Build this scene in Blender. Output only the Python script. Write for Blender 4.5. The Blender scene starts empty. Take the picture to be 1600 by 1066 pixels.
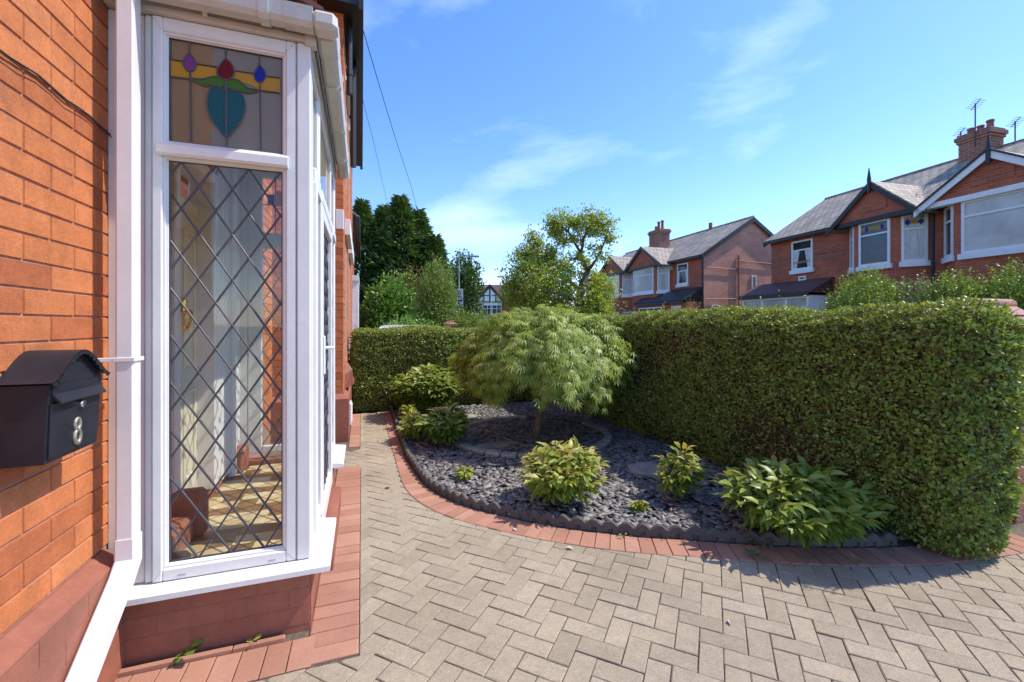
import bpy, bmesh, math, random
import numpy as np
from mathutils import Vector, Matrix
rnd = random.Random(7)
RS = np.random.RandomState(11)
sc = bpy.context.scene
COL = sc.collection
PSI = math.radians(19.3)
CP, SP = math.cos(PSI), math.sin(PSI)
EYE = 1.49
R = math.radians

# ---------------------------------------------------------------- camera
cam = bpy.data.cameras.new('camera')
cam.sensor_width = 36.0
cam.lens = 36.0 * 670 / 1600
cam.shift_y = -26 / 1600
cam.clip_start = 0.05
cam.clip_end = 3000
co = bpy.data.objects.new('camera', cam)
COL.objects.link(co)
co.location = (0, 0, EYE)
co.rotation_euler = (R(90), 0, -PSI)
sc.camera = co

# ---------------------------------------------------------------- light
SUN = Vector((1.0, -0.20, 1.38)).normalized()
ELEV = math.asin(SUN.z)
AZ = math.atan2(SUN.x, SUN.y)
sl = bpy.data.lights.new('sun', 'SUN')
sl.energy = 2.6
sl.angle = R(0.5)
sl.color = (1.0, 0.945, 0.86)
so = bpy.data.objects.new('sun', sl)
COL.objects.link(so)
so.rotation_euler = SUN.to_track_quat('Z', 'Y').to_euler()
so.location = (10, -2, 14)

w = bpy.data.worlds.new('World')
sc.world = w
w.use_nodes = True
nt = w.node_tree
nt.nodes.clear()
def wn(t, **k):
    n = nt.nodes.new(t)
    for a, b in k.items():
        setattr(n, a, b)
    return n
sky = wn('ShaderNodeTexSky', sky_type='NISHITA', sun_disc=False, sun_elevation=ELEV, sun_rotation=AZ,
         air_density=1.0, dust_density=0.25, ozone_density=2.6, altitude=50)
tc = wn('ShaderNodeTexCoord')
mp = wn('ShaderNodeMapping')
mp.inputs['Scale'].default_value = (1.0, 1.0, 2.6)
mp.inputs['Rotation'].default_value = (0.0, 0.25, 0.69)
n1 = wn('ShaderNodeTexNoise')
n1.inputs['Scale'].default_value = 1.9
n1.inputs['Detail'].default_value = 7
n1.inputs['Roughness'].default_value = 0.55
n1.inputs['Distortion'].default_value = 0.25
cr = wn('ShaderNodeValToRGB')
cr.color_ramp.elements[0].position = 0.55
cr.color_ramp.elements[0].color = (0, 0, 0, 1)
cr.color_ramp.elements[1].position = 0.78
cr.color_ramp.elements[1].color = (0.24, 0.24, 0.24, 1)
mx = wn('ShaderNodeMixRGB')
mx.inputs[2].default_value = (7.6, 8.2, 9.0, 1)
hs = wn('ShaderNodeHueSaturation')
hs.inputs['Hue'].default_value = 0.503
hs.inputs['Saturation'].default_value = 1.22
bgn = wn('ShaderNodeBackground')
bgn.inputs['Strength'].default_value = 0.15
ow = wn('ShaderNodeOutputWorld')
L = nt.links.new
L(tc.outputs['Generated'], mp.inputs['Vector'])
L(mp.outputs[0], n1.inputs['Vector'])
L(n1.outputs['Fac'], cr.inputs[0])
L(sky.outputs[0], hs.inputs['Color'])
tn = wn('ShaderNodeMixRGB', blend_type='MULTIPLY')
tn.inputs[0].default_value = 1
tn.inputs[2].default_value = (0.93, 0.88, 1.00, 1)
L(hs.outputs[0], tn.inputs[1])
L(tn.outputs[0], mx.inputs[1])
L(cr.outputs[0], mx.inputs[0])
L(mx.outputs[0], bgn.inputs['Color'])
L(bgn.outputs[0], ow.inputs['Surface'])
sc.view_settings.view_transform = 'Standard'
sc.view_settings.look = 'None'
sc.view_settings.gamma = 1
sc.view_settings.exposure = 1.13
sc.cycles.use_denoising = True
sc.cycles.max_bounces = 8
sc.cycles.transparent_max_bounces = 24

# ---------------------------------------------------------------- helpers
def tag(o, label=None, cat=None, group=None, kind=None):
    if label: o['label'] = label
    if cat: o['category'] = cat
    if group: o['group'] = group
    if kind: o['kind'] = kind
    return o

def empty(name, loc=(0, 0, 0), rz=0.0, label=None, cat=None, group=None, kind=None):
    o = bpy.data.objects.new(name, None)
    o.empty_display_size = 0.2
    COL.objects.link(o)
    o.location = loc
    o.rotation_euler = (0, 0, rz)
    return tag(o, label, cat, group, kind)

class MB:
    def __init__(s):
        s.v = []; s.f = []; s.r = []; s.mi = []
    def add(s, vs, fs, r=None, mi=0):
        b = len(s.v)
        if r is None: r = rnd.random()
        s.v += [tuple(p) for p in vs]
        s.r += [r] * len(vs)
        for f in fs:
            s.f.append(tuple(b + i for i in f)); s.mi.append(mi)
    def quad(s, a, b, c, d, r=None, mi=0):
        s.add([a, b, c, d], [(0, 1, 2, 3)], r, mi)
    def box(s, x0, x1, y0, y1, z0, z1, r=None, mi=0, c=0.0):
        """axis box; c = chamfer of every edge"""
        if x1 < x0: x0, x1 = x1, x0
        if y1 < y0: y0, y1 = y1, y0
        if z1 < z0: z0, z1 = z1, z0
        if c <= 0:
            vs = [(x, y, z) for z in (z0, z1) for y in (y0, y1) for x in (x0, x1)]
            s.add(vs, [(0, 2, 3, 1), (4, 5, 7, 6), (0, 1, 5, 4), (2, 6, 7, 3), (0, 4, 6, 2), (1, 3, 7, 5)], r, mi)
            return
        c = min(c, (x1 - x0) * .45, (y1 - y0) * .45, (z1 - z0) * .45)
        X = (x0, x0 + c, x1 - c, x1); Y = (y0, y0 + c, y1 - c, y1); Z = (z0, z0 + c, z1 - c, z1)
        idx = {}; vs = []
        def g(i, j, k):
            if (i, j, k) not in idx:
                idx[(i, j, k)] = len(vs); vs.append((X[i], Y[j], Z[k]))
            return idx[(i, j, k)]
        fs = []
        # six faces
        fs.append([g(1, 1, 0), g(1, 2, 0), g(2, 2, 0), g(2, 1, 0)])
        fs.append([g(1, 1, 3), g(2, 1, 3), g(2, 2, 3), g(1, 2, 3)])
        fs.append([g(1, 0, 1), g(2, 0, 1), g(2, 0, 2), g(1, 0, 2)])
        fs.append([g(1, 3, 1), g(1, 3, 2), g(2, 3, 2), g(2, 3, 1)])
        fs.append([g(0, 1, 1), g(0, 1, 2), g(0, 2, 2), g(0, 2, 1)])
        fs.append([g(3, 1, 1), g(3, 2, 1), g(3, 2, 2), g(3, 1, 2)])
        for a, a1 in ((0, 1), (3, 2)):
            for b, b1 in ((0, 1), (3, 2)):
                fs.append([g(a, b1, 1), g(a, b1, 2), g(a1, b, 2), g(a1, b, 1)])
                fs.append([g(a, 1, b1), g(a, 2, b1), g(a1, 2, b), g(a1, 1, b)])
                fs.append([g(1, a, b1), g(2, a, b1), g(2, a1, b), g(1, a1, b)])
                for d, d1 in ((0, 1), (3, 2)):
                    fs.append([g(a, b1, d1), g(a1, b, d1), g(a1, b1, d)])
        s.add(vs, fs, r, mi)
    def obox(s, o, u, v, n, a0, a1, b0, b1, c0, c1, r=None, mi=0, c=0.0):
        """box in an own frame: o + u*a + v*b + n*c"""
        t = MB(); t.box(a0, a1, b0, b1, c0, c1, r if r is not None else rnd.random(), mi, c)
        o = Vector(o); u = Vector(u); v = Vector(v); n = Vector(n)
        s.add([o + u * p[0] + v * p[1] + n * p[2] for p in t.v], t.f, t.r[0], mi)
    def tube(s, pts, rad, n=8, r=None, mi=0, cap=True):
        pts = [Vector(p) for p in pts]
        if not isinstance(rad, (list, tuple)): rad = [rad] * len(pts)
        vs = []; up = None
        for i, p in enumerate(pts):
            d = (pts[min(i + 1, len(pts) - 1)] - pts[max(i - 1, 0)]).normalized()
            if up is None:
                up = Vector((0, 0, 1)) if abs(d.z) < .9 else Vector((1, 0, 0))
            x = d.cross(up)
            if x.length < 1e-5: x = d.cross(Vector((0, 1, 0)))
            x.normalize(); y = d.cross(x).normalized(); up = x.cross(d).normalized()
            for k in range(n):
                a = 2 * math.pi * k / n
                vs.append(p + x * (math.cos(a) * rad[i]) + y * (math.sin(a) * rad[i]))
        fs = []
        for i in range(len(pts) - 1):
            for k in range(n):
                k2 = (k + 1) % n
                fs.append((i * n + k, i * n + k2, (i + 1) * n + k2, (i + 1) * n + k))
        if cap:
            fs.append(tuple(range(n - 1, -1, -1)))
            fs.append(tuple((len(pts) - 1) * n + k for k in range(n)))
        s.add(vs, fs, r, mi)
    def prism(s, poly, z0, z1, r=None, mi=0, bottom=True, top=True):
        """2D outline (x,y) extruded upward"""
        n = len(poly)
        vs = [(p[0], p[1], z0) for p in poly] + [(p[0], p[1], z1) for p in poly]
        fs = [(i, (i + 1) % n, n + (i + 1) % n, n + i) for i in range(n)]
        if top: fs.append(tuple(range(n, 2 * n)))
        if bottom: fs.append(tuple(range(n - 1, -1, -1)))
        s.add(vs, fs, r, mi)
    def extrude(s, poly3, dvec, r=None, mi=0):
        """planar outline in 3D swept along dvec"""
        n = len(poly3); dv = Vector(dvec)
        vs = [Vector(p) for p in poly3] + [Vector(p) + dv for p in poly3]
        fs = [(i, (i + 1) % n, n + (i + 1) % n, n + i) for i in range(n)]
        fs += [tuple(range(n - 1, -1, -1)), tuple(range(n, 2 * n))]
        s.add(vs, fs, r, mi)
    def build(s, name, mats, parent=None, smooth=False, fixn=False):
        me = bpy.data.meshes.new(name)
        me.from_pydata(s.v, [], s.f)
        if not isinstance(mats, (list, tuple)): mats = [mats]
        for m in mats: me.materials.append(m)
        at = me.attributes.new('rnd', 'FLOAT', 'POINT')
        at.data.foreach_set('value', s.r)
        if len(mats) > 1: me.polygons.foreach_set('material_index', s.mi)
        if smooth: me.polygons.foreach_set('use_smooth', [True] * len(s.f))
        me.update()
        if fixn:
            bm = bmesh.new(); bm.from_mesh(me)
            bmesh.ops.recalc_face_normals(bm, faces=bm.faces)
            bm.to_mesh(me); bm.free()
        o = bpy.data.objects.new(name, me)
        COL.objects.link(o)
        if parent: o.parent = parent
        return o

def np_mesh(name, V, F, r, mat, parent=None, smooth=False):
    """V (n,3), F (m,k) of equal-length faces, r (n,)"""
    me = bpy.data.meshes.new(name)
    n, (m, k) = len(V), F.shape
    me.vertices.add(n)
    me.vertices.foreach_set('co', np.ascontiguousarray(V, dtype=np.float32).ravel())
    me.loops.add(m * k)
    me.loops.foreach_set('vertex_index', np.ascontiguousarray(F, dtype=np.int32).ravel())
    me.polygons.add(m)
    me.polygons.foreach_set('loop_start', np.arange(0, m * k, k, dtype=np.int32))
    if smooth: me.polygons.foreach_set('use_smooth', np.ones(m, dtype=bool))
    me.materials.append(mat)
    at = me.attributes.new('rnd', 'FLOAT', 'POINT')
    at.data.foreach_set('value', np.ascontiguousarray(r, dtype=np.float32))
    me.update(calc_edges=True)
    o = bpy.data.objects.new(name, me)
    COL.objects.link(o)
    if parent: o.parent = parent
    return o

def nrm(a):
    return a / np.maximum(np.linalg.norm(a, axis=-1, keepdims=True), 1e-9)

def scatter(T, F, P, D, N, S, rr):
    """copies of template T (k,3: width, length, out) at P, length along D, out roughly N"""
    D = nrm(D); X = nrm(np.cross(D, N)); Z = np.cross(X, D)
    S = np.asarray(S).reshape(-1, 1, 1)
    V = P[:, None, :] + S * (T[None, :, 0:1] * X[:, None] + T[None, :, 1:2] * D[:, None] + T[None, :, 2:3] * Z[:, None])
    k = len(T); n = len(P)
    FF = (F[None] + (np.arange(n) * k)[:, None, None]).reshape(-1, F.shape[1])
    return V.reshape(-1, 3), FF, np.repeat(rr, k)

LEAF_T = np.array([(0, 0, 0), (.30, .45, .10), (0, 1, -.06), (-.30, .45, .10)], float)   # small folded leaf
LEAF_F = np.array([(0, 1, 2), (0, 2, 3)])
LANCE_T = np.array([(0, 0, 0), (.17, .32, .05), (.15, .65, .0), (0, 1, -.22), (-.15, .65, 0), (-.17, .32, .05), (0, .33, 0), (0, .68, -.05)], float)
LANCE_F = np.array([(0, 1, 6, 0), (1, 2, 7, 6), (2, 3, 7, 7), (0, 6, 5, 5), (6, 7, 4, 5), (7, 3, 4, 4)])
LANCE_F = np.array([(0, 1, 6), (1, 2, 7), (1, 7, 6), (2, 3, 7), (0, 6, 5), (6, 7, 4), (6, 4, 5), (7, 3, 4)])

def rdir(n):
    return nrm(RS.normal(size=(n, 3)))

# ---------------------------------------------------------------- materials
def node_mat(name):
    m = bpy.data.materials.new(name); m.use_nodes = True
    t = m.node_tree; t.nodes.clear()
    out = t.nodes.new('ShaderNodeOutputMaterial')
    return m, t, out

def ramp(t, src, cols, pos=None):
    c = t.nodes.new('ShaderNodeValToRGB')
    el = c.color_ramp.elements
    while len(el) < len(cols): el.new(.5)
    for i, k in enumerate(cols):
        el[i].position = pos[i] if pos else i / max(1, len(cols) - 1)
        el[i].color = (*k, 1)
    t.links.new(src, c.inputs[0])
    return c.outputs[0]

def mat(name, cols, rough=.6, noise=None, bump=None, spec=.5, transl=0.0, metal=0.0, stain=None, pos=None, coat=0.0, rvar=0.0):
    """colour ramp over the per-piece random value, times a noise, plus a bump"""
    m, t, out = node_mat(name)
    at = t.nodes.new('ShaderNodeAttribute'); at.attribute_name = 'rnd'
    col = ramp(t, at.outputs['Fac'], cols if len(cols) > 1 else cols * 2, pos)
    co_ = t.nodes.new('ShaderNodeTexCoord')
    def nz(scale, det=6, ro=.6):
        n = t.nodes.new('ShaderNodeTexNoise')
        n.inputs['Scale'].default_value = scale; n.inputs['Detail'].default_value = det; n.inputs['Roughness'].default_value = ro
        t.links.new(co_.outputs['Object'], n.inputs['Vector'])
        return n.outputs['Fac']
    def mul(c, fac_src, lo, hi, tint=(1, 1, 1), p0=.3, p1=.7):
        mr = t.nodes.new('ShaderNodeMapRange')
        mr.inputs[1].default_value = p0; mr.inputs[2].default_value = p1
        mr.inputs[3].default_value = lo; mr.inputs[4].default_value = hi
        t.links.new(fac_src, mr.inputs[0])
        mm = t.nodes.new('ShaderNodeMixRGB'); mm.blend_type = 'MULTIPLY'; mm.inputs[0].default_value = 1
        t.links.new(c, mm.inputs[1]); t.links.new(mr.outputs[0], mm.inputs[2])
        return mm.outputs[0]
    if noise:
        for (sc_, lo, hi) in (noise if isinstance(noise, list) else [noise]):
            col = mul(col, nz(sc_), lo, hi)
    if stain:
        sc_, p, colr, amt = stain
        f = nz(sc_, 8, .65)
        mr = t.nodes.new('ShaderNodeMapRange'); mr.inputs[1].default_value = p; mr.inputs[2].default_value = p + .12
        mr.inputs[3].default_value = 0; mr.inputs[4].default_value = amt
        t.links.new(f, mr.inputs[0])
        mm = t.nodes.new('ShaderNodeMixRGB'); mm.inputs[2].default_value = (*colr, 1)
        t.links.new(mr.outputs[0], mm.inputs[0]); t.links.new(col, mm.inputs[1]); col = mm.outputs[0]
    b = t.nodes.new('ShaderNodeBsdfPrincipled')
    t.links.new(col, b.inputs['Base Color'])
    b.inputs['Roughness'].default_value = rough
    b.inputs['Specular IOR Level'].default_value = spec
    b.inputs['Metallic'].default_value = metal
    b.inputs['Coat Weight'].default_value = coat
    if rvar:
        mr = t.nodes.new('ShaderNodeMapRange')
        mr.inputs[1].default_value = .3; mr.inputs[2].default_value = .7
        mr.inputs[3].default_value = rough - rvar; mr.inputs[4].default_value = rough + rvar
        t.links.new(nz(14), mr.inputs[0]); t.links.new(mr.outputs[0], b.inputs['Roughness'])
    if bump:
        bn = t.nodes.new('ShaderNodeBump'); bn.inputs['Distance'].default_value = bump[1]
        bn.inputs['Strength'].default_value = bump[2] if len(bump) > 2 else .6
        t.links.new(nz(bump[0], 8, .65), bn.inputs['Height']); t.links.new(bn.outputs[0], b.inputs['Normal'])
    sh = b.outputs[0]
    if transl:
        tr = t.nodes.new('ShaderNodeBsdfTranslucent')
        br = t.nodes.new('ShaderNodeMixRGB'); br.blend_type = 'MULTIPLY'; br.inputs[0].default_value = 1
        br.inputs[2].default_value = (1.25, 1.2, .55, 1)
        t.links.new(col, br.inputs[1]); t.links.new(br.outputs[0], tr.inputs['Color'])
        ms = t.nodes.new('ShaderNodeMixShader'); ms.inputs[0].default_value = transl
        t.links.new(sh, ms.inputs[1]); t.links.new(tr.outputs[0], ms.inputs[2]); sh = ms.outputs[0]
    t.links.new(sh, out.inputs['Surface'])
    return m

def tex_wall(name, c1, c2, mortar, bw=.235, bh=.075, ms=.008, rough=.85, slope=1.0, bands=None, offset=.5, dirt=.75):
    """brick / slate courses laid by world position: along the wall and up it"""
    m, t, out = node_mat(name)
    g = t.nodes.new('ShaderNodeNewGeometry')
    cr_ = t.nodes.new('ShaderNodeVectorMath'); cr_.operation = 'CROSS_PRODUCT'; cr_.inputs[0].default_value = (0, 0, 1)
    t.links.new(g.outputs['True Normal'], cr_.inputs[1])
    nn = t.nodes.new('ShaderNodeVectorMath'); nn.operation = 'NORMALIZE'; t.links.new(cr_.outputs[0], nn.inputs[0])
    dt = t.nodes.new('ShaderNodeVectorMath'); dt.operation = 'DOT_PRODUCT'
    t.links.new(g.outputs['Position'], dt.inputs[0]); t.links.new(nn.outputs[0], dt.inputs[1])
    sp = t.nodes.new('ShaderNodeSeparateXYZ'); t.links.new(g.outputs['Position'], sp.inputs[0])
    mz = t.nodes.new('ShaderNodeMath'); mz.operation = 'MULTIPLY'; mz.inputs[1].default_value = slope
    t.links.new(sp.outputs['Z'], mz.inputs[0])
    cb = t.nodes.new('ShaderNodeCombineXYZ'); t.links.new(dt.outputs['Value'], cb.inputs['X']); t.links.new(mz.outputs[0], cb.inputs['Y'])
    bt = t.nodes.new('ShaderNodeTexBrick')
    bt.inputs['Scale'].default_value = 1.0; bt.inputs['Brick Width'].default_value = bw; bt.inputs['Row Height'].default_value = bh
    bt.inputs['Mortar Size'].default_value = ms; bt.inputs['Mortar Smooth'].default_value = .1; bt.inputs['Bias'].default_value = 0
    bt.offset = offset
    bt.inputs['Color1'].default_value = (*c1, 1); bt.inputs['Color2'].default_value = (*c2, 1); bt.inputs['Mortar'].default_value = (*mortar, 1)
    t.links.new(cb.outputs[0], bt.inputs['Vector'])
    n = t.nodes.new('ShaderNodeTexNoise'); n.inputs['Scale'].default_value = 1.3; n.inputs['Detail'].default_value = 8; n.inputs['Roughness'].default_value = .7
    t.links.new(g.outputs['Position'], n.inputs['Vector'])
    mr = t.nodes.new('ShaderNodeMapRange'); mr.inputs[1].default_value = .3; mr.inputs[2].default_value = .7; mr.inputs[3].default_value = dirt; mr.inputs[4].default_value = 1.18
    t.links.new(n.outputs['Fac'], mr.inputs[0])
    mm = t.nodes.new('ShaderNodeMixRGB'); mm.blend_type = 'MULTIPLY'; mm.inputs[0].default_value = 1
    t.links.new(bt.outputs['Color'], mm.inputs[1]); t.links.new(mr.outputs[0], mm.inputs[2])
    b = t.nodes.new('ShaderNodeBsdfPrincipled'); b.inputs['Roughness'].default_value = rough; b.inputs['Specular IOR Level'].default_value = .3
    t.links.new(mm.outputs[0], b.inputs['Base Color'])
    bn = t.nodes.new('ShaderNodeBump'); bn.inputs['Distance'].default_value = .01; bn.inputs['Strength'].default_value = .5
    t.links.new(bt.outputs['Fac'], bn.inputs['Height']); bn.invert = True
    t.links.new(bn.outputs[0], b.inputs['Normal'])
    t.links.new(b.outputs[0], out.inputs['Surface'])
    return m

def glass_mat(name, tint=(1, 1, 1), refl=1.0, rough=0.0, ripple=0.0):
    m, t, out = node_mat(name)
    tr = t.nodes.new('ShaderNodeBsdfTransparent'); tr.inputs[0].default_value = (*tint, 1)
    gl = t.nodes.new('ShaderNodeBsdfGlossy'); gl.inputs['Roughness'].default_value = rough
    fr = t.nodes.new('ShaderNodeFresnel')
    gm = t.nodes.new('ShaderNodeNewGeometry'); io = t.nodes.new('ShaderNodeMapRange')
    io.inputs[3].default_value = 1.52; io.inputs[4].default_value = 1 / 1.52
    t.links.new(gm.outputs['Backfacing'], io.inputs[0]); t.links.new(io.outputs[0], fr.inputs['IOR'])
    mu = t.nodes.new('ShaderNodeMath'); mu.operation = 'MULTIPLY'; mu.use_clamp = True; mu.inputs[1].default_value = refl
    t.links.new(fr.outputs[0], mu.inputs[0])
    if ripple:
        cc = t.nodes.new('ShaderNodeTexCoord'); n = t.nodes.new('ShaderNodeTexNoise'); n.inputs['Scale'].default_value = 60 if ripple > .0015 else 5
        t.links.new(cc.outputs['Object'], n.inputs['Vector'])
        bn = t.nodes.new('ShaderNodeBump'); bn.inputs['Distance'].default_value = ripple; bn.inputs['Strength'].default_value = 1
        t.links.new(n.outputs['Fac'], bn.inputs['Height']); t.links.new(bn.outputs[0], gl.inputs['Normal'])
    ms = t.nodes.new('ShaderNodeMixShader')
    t.links.new(mu.outputs[0], ms.inputs[0]); t.links.new(tr.outputs[0], ms.inputs[1]); t.links.new(gl.outputs[0], ms.inputs[2])
    t.links.new(ms.outputs[0], out.inputs['Surface'])
    return m

M = {}
M['brick'] = mat('brick_orange', [(.42, .125, .048), (.54, .172, .060), (.60, .205, .074), (.56, .182, .064), (.63, .23, .09)], .8,
                 noise=[(9, .78, 1.12), (70, .84, 1.1), (300, .88, 1.08)], bump=(160, .003, .8), stain=(7, .60, (.16, .085, .06), .45), spec=.3)
M['mortar'] = mat('mortar_pink', [(.42, .22, .16)], .95, noise=(30, .6, 1.15), bump=(150, .003))
M['redpaint'] = mat('red_masonry_paint', [(.30, .108, .066), (.33, .122, .076)], .6, noise=[(3, .82, 1.1), (14, .88, 1.08), (60, .90, 1.06)], bump=(45, .003, .5),
                    stain=(9, .68, (.22, .09, .07), .5), spec=.4)
M['white'] = mat('white_upvc', [(.77, .75, .71)], .34, noise=[(3, .92, 1.03), (40, .96, 1.02)], spec=.45, bump=(8, .0006, .4), stain=(7, .63, (.50, .47, .41), .30))
M['white_old'] = mat('weathered_white_upvc', [(.62, .60, .54)], .45, noise=[(5, .82, 1.05), (50, .93, 1.05)], stain=(6, .62, (.24, .21, .15), .6))
M['fascia'] = mat('beige_fascia', [(.56, .51, .44)], .5, noise=[(5, .85, 1.08)], stain=(11, .64, (.20, .17, .13), .6))
M['seal'] = mat('black_seal', [(.02, .02, .022)], .6)
M['lead'] = mat('lead_came', [(.055, .05, .058), (.09, .085, .095)], .45, metal=.15, noise=(30, .8, 1.2))
M['glass'] = glass_mat('clear_glass', (.97, .985, .97), .95, 0.0, .0008)
M['glass_amb'] = glass_mat('obscure_glass', (.55, .50, .38), 2.2, .015, .0007)
_t = M['glass_amb'].node_tree
_o = [n for n in _t.nodes if n.type == 'OUTPUT_MATERIAL'][0]; _src = _o.inputs['Surface'].links[0].from_socket
_d = _t.nodes.new('ShaderNodeBsdfDiffuse'); _d.inputs[0].default_value = (.60, .52, .36, 1)
_tl = _t.nodes.new('ShaderNodeBsdfTranslucent'); _tl.inputs[0].default_value = (.75, .66, .46, 1)
_m1 = _t.nodes.new('ShaderNodeMixShader'); _t.links.new(_d.outputs[0], _m1.inputs[1]); _t.links.new(_tl.outputs[0], _m1.inputs[2])
_m2 = _t.nodes.new('ShaderNodeMixShader'); _m2.inputs[0].default_value = .38
_t.links.new(_src, _m2.inputs[1]); _t.links.new(_m1.outputs[0], _m2.inputs[2]); _t.links.new(_m2.outputs[0], _o.inputs['Surface'])
def stained(n, c):
    m, t, out = node_mat(n)
    b = t.nodes.new('ShaderNodeBsdfPrincipled'); b.inputs['Base Color'].default_value = (*c, 1); b.inputs['Roughness'].default_value = .3; b.inputs['Specular IOR Level'].default_value = .25
    tr = t.nodes.new('ShaderNodeBsdfTransparent'); tr.inputs[0].default_value = (*[min(1, x * 2.2) for x in c], 1)
    ms = t.nodes.new('ShaderNodeMixShader'); ms.inputs[0].default_value = .25
    t.links.new(b.outputs[0], ms.inputs[1]); t.links.new(tr.outputs[0], ms.inputs[2]); t.links.new(ms.outputs[0], out.inputs['Surface'])
    return m
M['s_amber'] = stained('amber_glass', (.52, .30, .035))
M['s_green'] = stained('green_glass', (.07, .19, .02))
M['s_teal'] = stained('teal_glass', (.015, .115, .13))
M['s_red'] = stained('ruby_glass', (.17, .006, .005))
M['s_blue'] = stained('blue_glass', (.015, .025, .34))
M['s_purple'] = stained('purple_glass', (.22, .06, .26))
M['black'] = mat('black_painted_metal', [(.014, .016, .022), (.017, .019, .026)], .42, noise=[(8, .8, 1.3)], bump=(300, .0006, .5), spec=.35, rvar=.08)
M['blackwood'] = mat('black_painted_wood', [(.015, .015, .016)], .5)
M['chrome'] = mat('chrome', [(.75, .75, .76)], .18, metal=1.0)
M['brass'] = mat('aged_brass', [(.40, .37, .28)], .45, metal=.45, noise=(120, .45, 1.2))
M['goldp'] = mat('gold_knocker', [(.75, .45, .12)], .25, metal=1.0)
M['cable'] = mat('black_cable', [(.02, .018, .017)], .6)
M['paver'] = mat('buff_concrete_paver', [(.305, .248, .168), (.338, .275, .190), (.366, .298, .205), (.348, .283, .196), (.382, .312, .218)], .9,
                 noise=[(1.6, .84, 1.1), (230, .66, 1.26), (70, .86, 1.12), (18, .90, 1.08)], bump=(320, .002, .7), stain=(4, .66, (.16, .13, .10), .42), spec=.25)
M['joint'] = mat('sandy_joint', [(.125, .096, .066)], .95, noise=[(60, .5, 1.5), (4, .7, 1.2)], bump=(200, .004), stain=(5, .56, (.075, .085, .03), .65))
M['redpaver'] = mat('red_paver', [(.34, .165, .105), (.39, .195, .128), (.44, .235, .155), (.36, .17, .112)], .88,
                    noise=[(3, .85, 1.1), (160, .84, 1.13)], bump=(300, .002, .7), stain=(7, .66, (.27, .17, .13), .45), spec=.25)
M['edging'] = mat('grey_concrete_edging', [(.085, .068, .060), (.11, .092, .080)], .85, noise=[(25, .7, 1.2), (200, .85, 1.1)], bump=(200, .002))
M['slate'] = mat('slate_chip', [(.08, .073, .068), (.135, .125, .118), (.195, .180, .168), (.25, .228, .210), (.33, .295, .25), (.17, .155, .146), (.23, .19, .155)], .55,
                 noise=(60, .75, 1.15), bump=(120, .002), spec=.5)
M['soil'] = mat('dark_soil', [(.055, .045, .04)], .95, noise=[(20, .5, 1.5)], bump=(60, .01))
M['stone'] = mat('weathered_stone', [(.27, .24, .19), (.36, .32, .255), (.31, .275, .22)], .9, noise=[(12, .7, 1.2), (120, .85, 1.1)], bump=(90, .004))
M['bark'] = mat('maple_bark', [(.19, .12, .065)], .8, noise=[(14, .6, 1.3)], bump=(40, .006))
M['bark_grey'] = mat('grey_bark', [(.10, .080, .058)], .9, noise=[(9, .6, 1.35)], bump=(25, .02))
M['stem'] = mat('green_stem', [(.12, .13, .05), (.20, .12, .06)], .7)
def leafm(n, cols, rough=.5, tr=.3, spec=.4): return mat(n, cols, rough, spec=spec, transl=tr)
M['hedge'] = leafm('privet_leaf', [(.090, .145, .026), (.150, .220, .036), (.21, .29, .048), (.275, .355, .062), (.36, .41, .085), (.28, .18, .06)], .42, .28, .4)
M['twig'] = mat('hedge_twig', [(.13, .08, .038), (.24, .155, .08)], .9, noise=(18, .45, 1.4))
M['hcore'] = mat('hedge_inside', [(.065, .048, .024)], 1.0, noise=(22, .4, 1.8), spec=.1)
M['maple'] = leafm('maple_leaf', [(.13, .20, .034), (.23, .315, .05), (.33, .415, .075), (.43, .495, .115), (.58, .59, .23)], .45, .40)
M['peony_y'] = leafm('peony_yellow_leaf', [(.12, .19, .028), (.20, .28, .035), (.29, .35, .045), (.36, .38, .065), (.40, .33, .09)], .42, .30)
M['peony_g'] = leafm('peony_green_leaf', [(.080, .135, .020), (.125, .195, .028), (.175, .245, .035), (.23, .29, .046), (.31, .32, .06)], .40, .28)
M['weed'] = leafm('silver_weed_leaf', [(.11, .16, .08), (.16, .21, .11)], .6, .2)
M['conifer'] = leafm('conifer_spray', [(.055, .11, .03), (.09, .165, .042), (.135, .22, .058), (.19, .28, .08)], .6, .12)
M['laurel'] = leafm('laurel_leaf', [(.06, .14, .02), (.105, .22, .03), (.15, .285, .04), (.20, .34, .06)], .32, .25, .5)
M['pale'] = leafm('pale_shrub_leaf', [(.11, .175, .038), (.16, .235, .05), (.21, .29, .066), (.27, .34, .085)], .5, .32)
M['copper'] = leafm('copper_shrub_leaf', [(.13, .05, .02), (.19, .085, .03), (.14, .12, .03)], .5, .3)
M['tree'] = leafm('street_tree_leaf', [(.16, .235, .034), (.25, .335, .048), (.33, .41, .068), (.41, .47, .095), (.47, .49, .13)], .42, .42)
M['darktree'] = leafm('far_tree_leaf', [(.045, .09, .02), (.075, .135, .028), (.115, .185, .04)], .5, .25)
M['privet'] = leafm('loose_privet_leaf', [(.10, .17, .028), (.16, .245, .038), (.22, .31, .05), (.28, .36, .068)], .38, .3)
M['silverb'] = leafm('variegated_leaf', [(.12, .17, .06), (.20, .25, .10), (.30, .34, .17)], .4, .25)
M['grass'] = mat('grass_ground', [(.06, .10, .025)], .95, noise=[(3, .7, 1.2), (40, .6, 1.3)], bump=(80, .02))
M['asphalt'] = mat('asphalt', [(.055, .055, .057)], .92, noise=[(2, .85, 1.15), (200, .7, 1.3)], bump=(250, .004))
M['flag'] = mat('pavement_flag', [(.26, .25, .23)], .9, noise=[(2, .85, 1.1), (100, .85, 1.1)])
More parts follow.
